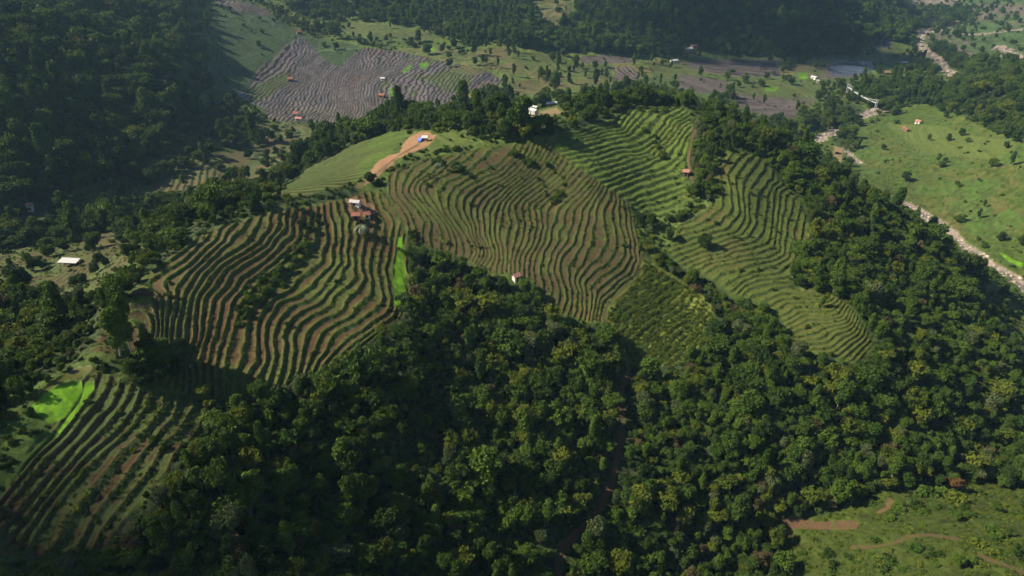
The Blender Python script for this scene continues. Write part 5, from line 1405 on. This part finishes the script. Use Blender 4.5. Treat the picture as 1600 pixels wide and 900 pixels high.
def house(name, label, a, b, W, eave, rise, roof_m, wall_m, kind='gable', walls=True, floor=.0, base=None, windows=1, group=None, cat='house', over=.45, shift=0.0):
    """a, b: picture points of the two ends of its long axis on the ground"""
    (xa, ya), (xb, yb) = at(*a), at(*b)
    L = max(math.hypot(xb - xa, yb - ya), 2.0)
    if L > 13.0:                                   # one end slipped behind a crest: keep the nearer end
        xb, yb = (xa + 8.0 * math.cos(.2), ya + 8.0 * math.sin(.2)); L = 9.0
    root = link(bpy.data.objects.new(name, None)); root.empty_display_size = .5
    zc = float(surf((xa + xb) / 2, (ya + yb) / 2))
    root.location = ((xa + xb) / 2, (ya + yb) / 2, zc + shift); root.rotation_euler = (0, 0, math.atan2(yb - ya, xb - xa))
    root['label'] = label; root['category'] = cat
    if group:
        root['group'] = group
    hl, hw = L / 2 - over, W / 2 - over
    if walls:
        bm = bmesh.new(); box(bm, -hl, hl, -hw, hw, -1.6, eave)
        if kind == 'gable':
            for sx in (-hl, hl):
                v_ = [bm.verts.new((sx, -hw, eave)), bm.verts.new((sx, hw, eave)), bm.verts.new((sx, 0, eave + rise * (hw / (W / 2))))]
                bm.faces.new(v_)
        emit('wall', bm, wall_m, root)
        bm = bmesh.new(); box(bm, -.45, .45, -hw - .05, -hw - .005, 0, min(1.95, eave - .2)); emit('door', bm, M_DARK, root)
        for k in range(windows):
            for sy in (-1, 1):
                bm = bmesh.new(); xk = -hl * .6 + (hl * 1.2 if k else 0); y_ = sy * hw
                box(bm, xk - .4, xk + .4, min(y_ + sy * .005, y_ + sy * .05), max(y_ + sy * .005, y_ + sy * .05), .9, 1.7); emit('window', bm, M_DARK, root)
    else:
        for sx in (-hl, hl):
            for sy in (-hw, hw):
                bm = bmesh.new(); box(bm, sx - .08, sx + .08, sy - .08, sy + .08, -1.4, eave + (0 if kind == 'gable' else (rise if sy > 0 else 0)) + .02); emit('post', bm, M_TIMBER, root)
        bm = bmesh.new(); box(bm, -hl, hl, hw - .03, hw + .03, -.3, eave * .55); emit('side_panel', bm, wall_m, root)
    bm = bmesh.new()
    if kind == 'gable':
        roof_sheet(bm, L, -W / 2, eave - .1, 0, eave + rise); roof_sheet(bm, L, W / 2, eave - .1, 0, eave + rise)
    else:
        roof_sheet(bm, L, -W / 2, eave, W / 2, eave + rise)
    emit('roof', bm, roof_m, root)
    return root


# the farmstead between the terraces
house('farmhouse', 'farmhouse under a long weathered grey tin roof between the terraces', (547, 314), (564, 325), 3.0, 1.5, .7, M_TIN, M_PALEW, windows=2)
house('rusty_roofed_house', 'rusty red tin roofed house with pale wall beside the grey farmhouse', (567, 336), (579, 339), 3.8, 1.5, .8, M_RUST, M_PALEW)
house('rusty_lean_to', 'low rust-red lean-to in front of the grey farmhouse', (549, 341), (564, 345), 3.0, 1.9, .5, M_RUST, M_TIMBER, kind='mono', windows=0)
house('open_shed', 'long white-roofed open shed in the dry field at far left', (97, 417), (124, 413), 3.4, 2.2, .6, M_WHITE, M_TIMBER, kind='mono', walls=False, cat='shed')
house('field_hut', 'small faded pink-roofed field hut below the middle terraces', (801, 440), (812, 434), 3.0, 2.2, 1.0, M_PINK, M_PALEW, windows=0, cat='hut')
house('red_roofed_hut', 'small red-roofed hut under trees right of the green terraces', (1066, 273), (1077, 273), 3.4, 2.2, 1.0, M_PINK, M_TIMBER, windows=0, cat='hut')
house('white_roofed_shelter', 'small white-roofed shelter on the bare earth clearing', (659, 221), (669, 220), 2.8, 1.9, .5, M_WHITE, M_TIMBER, kind='mono', walls=False, cat='shelter')
house('blue_tarpaulin_tent', 'bright blue tarpaulin tent on the bare earth clearing', (655, 220), (660, 221), 2.6, .5, 1.3, M_BLUE, M_BLUE, windows=0, cat='tent', over=.15)
house('village_house', 'white-roofed house nearest of three behind the hilltop trees', (826, 178), (839, 178), 5.2, 2.8, 1.1, M_WHITE, M_PALEW, windows=2)
house('village_house', 'smallest white-roofed house of three behind the hilltop trees', (831, 171), (840, 171), 3.6, 2.4, .8, M_WHITE, M_EARTHW)
house('village_house', 'long narrow white-roofed house of three behind the hilltop trees', (854, 166), (873, 168), 4.4, 2.6, .9, M_WHITE, M_EARTHW, windows=2)
house('red_roofed_house', 'red-roofed house at the lower edge of the flooded paddies', (458, 181), (468, 182), 5.5, 2.8, 1.6, M_RUST, M_PALEW)
house('red_roofed_house', 'lower red-roofed annexe with white porch beneath the paddies', (462, 188), (473, 189), 4.0, 2.4, 1.2, M_PINK, M_PALEW)
house('white_hut', 'white domed shelter by the lime green strip in the paddies', (608, 160), (617, 160), 4.6, 2.2, 1.4, M_WHITE, M_PALEW, windows=0, cat='hut')
house('red_hut', 'red-roofed hut at the right edge of the brown paddies', (592, 152), (602, 153), 4.4, 2.4, 1.3, M_RUST, M_TIMBER, cat='hut')
house('white_hut', 'tiny white hut in the middle of the flooded paddies', (595, 125), (602, 125), 3.4, 2.0, .8, M_WHITE, M_PALEW, windows=0, cat='hut')
house('thatched_hut', 'dark red thatched hut under a tree inside the paddies', (450, 126), (459, 127), 4.0, 2.2, 1.6, M_RUST, M_TIMBER, windows=0, cat='hut')
house('thatched_hut', 'dark hut at the top tip of the flooded paddies', (463, 52), (472, 53), 4.5, 2.2, 1.6, M_RUST, M_TIMBER, windows=0, cat='hut')
house('long_house', 'white tin roofed long house under the far forest edge', (1071, 82), (1080, 79), 6.5, 3.0, 1.4, M_WHITE, M_EARTHW, windows=2)
house('long_house', 'red-brown roofed house joined behind the far white house', (1079, 77), (1088, 75), 6.0, 3.0, 1.6, M_PINK, M_EARTHW)
house('white_shed', 'low white shed on the far green field', (1048, 97), (1058, 96), 5.0, 2.2, .7, M_WHITE, M_PALEW, windows=0, cat='shed')
house('riverside_shed', 'pale blue-white roofed shed beside the far mud flats', (1268, 121), (1276, 125), 5.0, 2.4, .8, M_WHITE, M_PALEW, cat='shed')
house('riverside_shed', 'small grey roofed shed lower beside the far mud flats', (1275, 128), (1280, 129), 3.8, 2.2, .7, M_TIN, M_PALEW, windows=0, cat='shed')
house('thatched_hut', 'brown thatched hut on the flat beyond the ponds', (1380, 116), (1390, 116), 5.5, 2.2, 2.0, M_THATCH, M_TIMBER, windows=0, cat='hut')
house('farm_cottage', 'pink-roofed white cottage in the upper pasture', (1430, 193), (1439, 193), 4.6, 2.4, 1.2, M_PINK, M_PALEW)
house('farm_cottage', 'dark roofed shack at the left edge of the pasture', (1411, 202), (1419, 206), 4.0, 2.2, 1.0, M_RUST, M_TIMBER, windows=0)
house('farm_cottage', 'brown shack beside the bare river bank', (1302, 240), (1310, 240), 4.0, 2.2, 1.0, M_THATCH, M_TIMBER, windows=0)
house('pink_house', 'pink-walled house among trees at the left edge', (44, 329), (55, 329), 5.0, 2.8, 1.2, M_PINK, M_PALEW)
house('white_shed', 'tiny white shed among trees by the far river bend', (1428, 102), (1434, 102), 4.0, 2.2, .7, M_WHITE, M_PALEW, windows=0, cat='shed')
house('stone_store', 'grey stone store on the far sandy river bank', (1408, 99), (1420, 99), 6.0, 2.4, 1.2, M_TIN, M_EARTHW, windows=0, cat='shed')

# foot bridge slung over the river
(ax, ay), (bx, by) = at(1322, 150), at(1367, 173)
az, bz = float(ground(ax, ay)) + 10.0, float(ground(bx, by)) + 8.0
br = link(bpy.data.objects.new('suspension_bridge', None)); br.location = (ax, ay, az)
br['label'] = 'white suspension footbridge sagging across the far river'; br['category'] = 'bridge'
Lb = math.hypot(bx - ax, by - ay); dirv = Vector(((bx - ax) / Lb, (by - ay) / Lb, 0)); nv = Vector((-dirv.y, dirv.x, 0))


def sag(t, lift=0.0, depth=1.6):
    return Vector((dirv.x * Lb * t, dirv.y * Lb * t, (bz - az) * t - depth * 4 * t * (1 - t) + lift))


bm = bmesh.new(); prev = None
for k in range(41):
    c = sag(k / 40); row = [bm.verts.new(c + nv * s_ + Vector((0, 0, z_))) for s_, z_ in ((-1.1, 0), (1.1, 0), (1.1, -.2), (-1.1, -.2))]
    if prev:
        for j in range(4):
            bm.faces.new((prev[j], prev[(j + 1) % 4], row[(j + 1) % 4], row[j]))
    prev = row
emit('deck', bm, M_WHITE, br)
for s_ in (-1.0, 1.0):
    v_, f_ = tube([sag(k / 24, 3.2, 4.2) + nv * s_ for k in range(25)], [.09] * 25, 5); link(bpy.data.objects.new('cable', mesh_from('cable', v_, f_, [M_STEEL])), br)
    v_, f_ = join([tube([sag(k / 24, 0.0) + nv * s_ * .85, sag(k / 24, 3.2, 4.2) + nv * s_], [.03, .03], 4) for k in range(1, 24)]); link(bpy.data.objects.new('hangers', mesh_from('hangers', v_, f_, [M_STEEL])), br)
for t in (0, 1):
    bm = bmesh.new(); c = sag(t)
    for s_ in (-1, 1):
        p = c + nv * s_; box(bm, p.x - .25, p.x + .25, p.y - .25, p.y + .25, p.z - 7, p.z + 3.4)
    p = c; box(bm, p.x - 1.0, p.x + 1.0, p.y - .2, p.y + .2, p.z + 2.9, p.z + 3.25)
    emit('tower', bm, M_STEEL, br)

# single plants
def palm(u, v, h, s, me, label, cat='palm tree', name='palm_tree', group=None):
    x, y = at(u, v); o = link(bpy.data.objects.new(name, None)); o.location = (x, y, float(surf(x, y)) - .1); o['label'] = label; o['category'] = cat
    if group:
        o['group'] = group
    v_, f_ = tube([(0, 0, -.8), (.1, .05, h * .5), (.05, 0, h)], [.2 * s, .16 * s, .13 * s], 7); link(bpy.data.objects.new('trunk', mesh_from('trunk', v_, f_, [M_PALE], smooth=True)), o)
    c = link(bpy.data.objects.new('crown', me), o); c.location = (.05, 0, h); c.scale = (s, s, s)
    c.rotation_euler = (0, 0, rng.uniform(0, 6.28))


palm(566, 366, 3.2, 1.15, PALM, 'silvery palm with a star of fronds in front of the farmhouse')
palm(820, 448, 2.6, .85, PALM, 'dark spiky palm beside the faded pink field hut')
palm(697, 380, 1.6, .75, BANANA, 'banana plant by the red earth bank at the middle terraces', 'banana plant', 'banana_plant')
palm(686, 258, 1.2, .8, PALM, 'grey spiky palm in the thicket topping the middle terraces')
palm(140, 775, .7, .55, BANANA, 'upper one of two small banana plants on the bottom left terraces', 'banana plant', 'banana_plant')
palm(120, 798, .7, .60, BANANA, 'lower one of two small banana plants on the bottom left terraces', 'banana plant', 'banana_plant')
palm(1277, 478, 1.0, .65, BANANA, 'pale banana plant at the top of the lowest eastern terraces', 'banana plant', 'banana_plant')


def lone(kind, var_, u, v, s, label, group=None):
    x, y = at(u, v); make_tree(kind, var_, (x, y, float(surf(x, y)) - .15), s, rng.uniform(0, 6.28), label, group)


lone('round', 1, 1090, 262, .85, 'leafy tree just right of the small red-roofed hut'); lone('round', 3, 1095, 280, .8, 'bushy tree below the small red-roofed hut'); lone('round', 5, 1110, 270, 1.0, 'widest tree of the group behind the small red-roofed hut')
lone('slim', 1, 1075, 302, .6, 'short slender tree at the foot of the green terraces'); lone('round', 0, 1003, 350, .55, 'dark upright little tree at the right corner of the middle terraces')
lone('round', 2, 1062, 345, .7, 'dark round tree casting shadow on the scrubby slope'); lone('round', 4, 1098, 388, .85, 'dark broad tree in the middle of the scrubby slope')
lone('round', 1, 1500, 346, 1.15, 'lone dark tree casting a shadow on the pasture by the river'); lone('round', 2, 1560, 376, .9, 'dark tree at the lower pasture near the bright green patch'); lone('slim', 1, 1282, 480, .62, 'tree with a pale stem above the lowest eastern terraces')
lone('pale', 0, 625, 842, .95, 'grey-leaved round tree standing alone in the dark gully'); lone('bamboo', 0, 668, 412, .95, 'bluish bamboo clump right below the bright paddy strip'); lone('bamboo', 0, 690, 425, 1.0, 'second bamboo clump from the bright paddy strip, by the terraces')
lone('red', 0, 1490, 765, 1.0, 'reddish dry tree at the edge of the bottom right clearing'); lone('red', 0, 1478, 758, .7, 'smaller reddish dry tree beside the bottom right clearing')
lone('pale', 1, 320, 620, .8, 'yellow-green tree at the foot of the large left terraces'); lone('round', 3, 665, 190, 1.35, 'large full tree behind the bare earth clearing')
# ------------------------------------------------------------------ the air
M_HAZE = bpy.data.materials.new('haze'); M_HAZE.use_nodes = True
hn, hl_ = M_HAZE.node_tree.nodes, M_HAZE.node_tree.links
for n in list(hn):
    if n.type != 'OUTPUT_MATERIAL':
        hn.remove(n)
pv = hn.new('ShaderNodeVolumePrincipled')
pv.inputs['Color'].default_value = (.40, .68, 1.0, 1)
pv.inputs['Density'].default_value = HAZE
pv.inputs['Anisotropy'].default_value = 0.1
hl_.new(pv.outputs[0], [n for n in hn if n.type == 'OUTPUT_MATERIAL'][0].inputs['Volume'])
bm = bmesh.new(); box(bm, -3600, 3600, -60, 2750, float(Zf.min()) - 1.5, max(12.0, float(Zf.max()) + 25))
hz = emit('haze', bm, M_HAZE, None)
hz['kind'] = 'stuff'; hz['label'] = 'thin bluish valley haze'
# unseen clouds added above the drone to shade the nearest slope and far wood
M_SHADE_VEIL = bpy.data.materials.new('shade_veil'); M_SHADE_VEIL.use_nodes = True
cn, cl_ = M_SHADE_VEIL.node_tree.nodes, M_SHADE_VEIL.node_tree.links
cb = cn['Principled BSDF']; cb.inputs['Base Color'].default_value = (.9, .9, .92, 1); cb.inputs['Roughness'].default_value = 1
ct = cn.new('ShaderNodeBsdfTransparent'); cm_ = cn.new('ShaderNodeMixShader'); cm_.inputs[0].default_value = .075
cl_.new(ct.outputs[0], cm_.inputs[1]); cl_.new(cb.outputs[0], cm_.inputs[2]); cl_.new(cm_.outputs[0], cn['Material Output'].inputs['Surface'])


def shade_cloud(label, gx, gy, gz, rx, ry, n, seed, alt=950.0):
    """a bank of overlapping puffs standing where the sun's rays to the ground point pass"""
    r = random.Random(seed); k = (alt - gz) / SUN_DIR.z
    c0 = Vector((gx, gy, gz)) + SUN_DIR * k
    bm = bmesh.new()
    for i in range(n):
        a = r.uniform(0, 6.283); q = math.sqrt(r.random()); s = r.uniform(.28, .62) * min(rx, ry)
        p = Vector((rx * q * math.cos(a), ry * q * math.sin(a), r.uniform(-20, 20)))
        g_ = bmesh.ops.create_icosphere(bm, subdivisions=3, radius=1.0)
        for v in g_['verts']:
            d = v.co.normalized(); w = 1 + .22 * math.sin(4 * d.x + i) * math.cos(3 * d.y + 2 * i) + .1 * math.sin(9 * d.x + 7 * d.z + i)
            v.co = Vector((d.x * s * 1.3 * w, d.y * s * w, d.z * s * .45 * w)) + p
    o = emit('shade_cloud', bm, M_SHADE_VEIL, None, True); o.location = c0
    o['kind'] = 'stuff'; o['label'] = label
    return o


shade_cloud('unseen clouds added to shade the near slope', 0, 80, -150, 300, 46, 46, 3)
shade_cloud('unseen clouds added to shade the far wood', *[float(q_) for q_ in at(1180, 45)], -160, 190, 110, 34, 5)
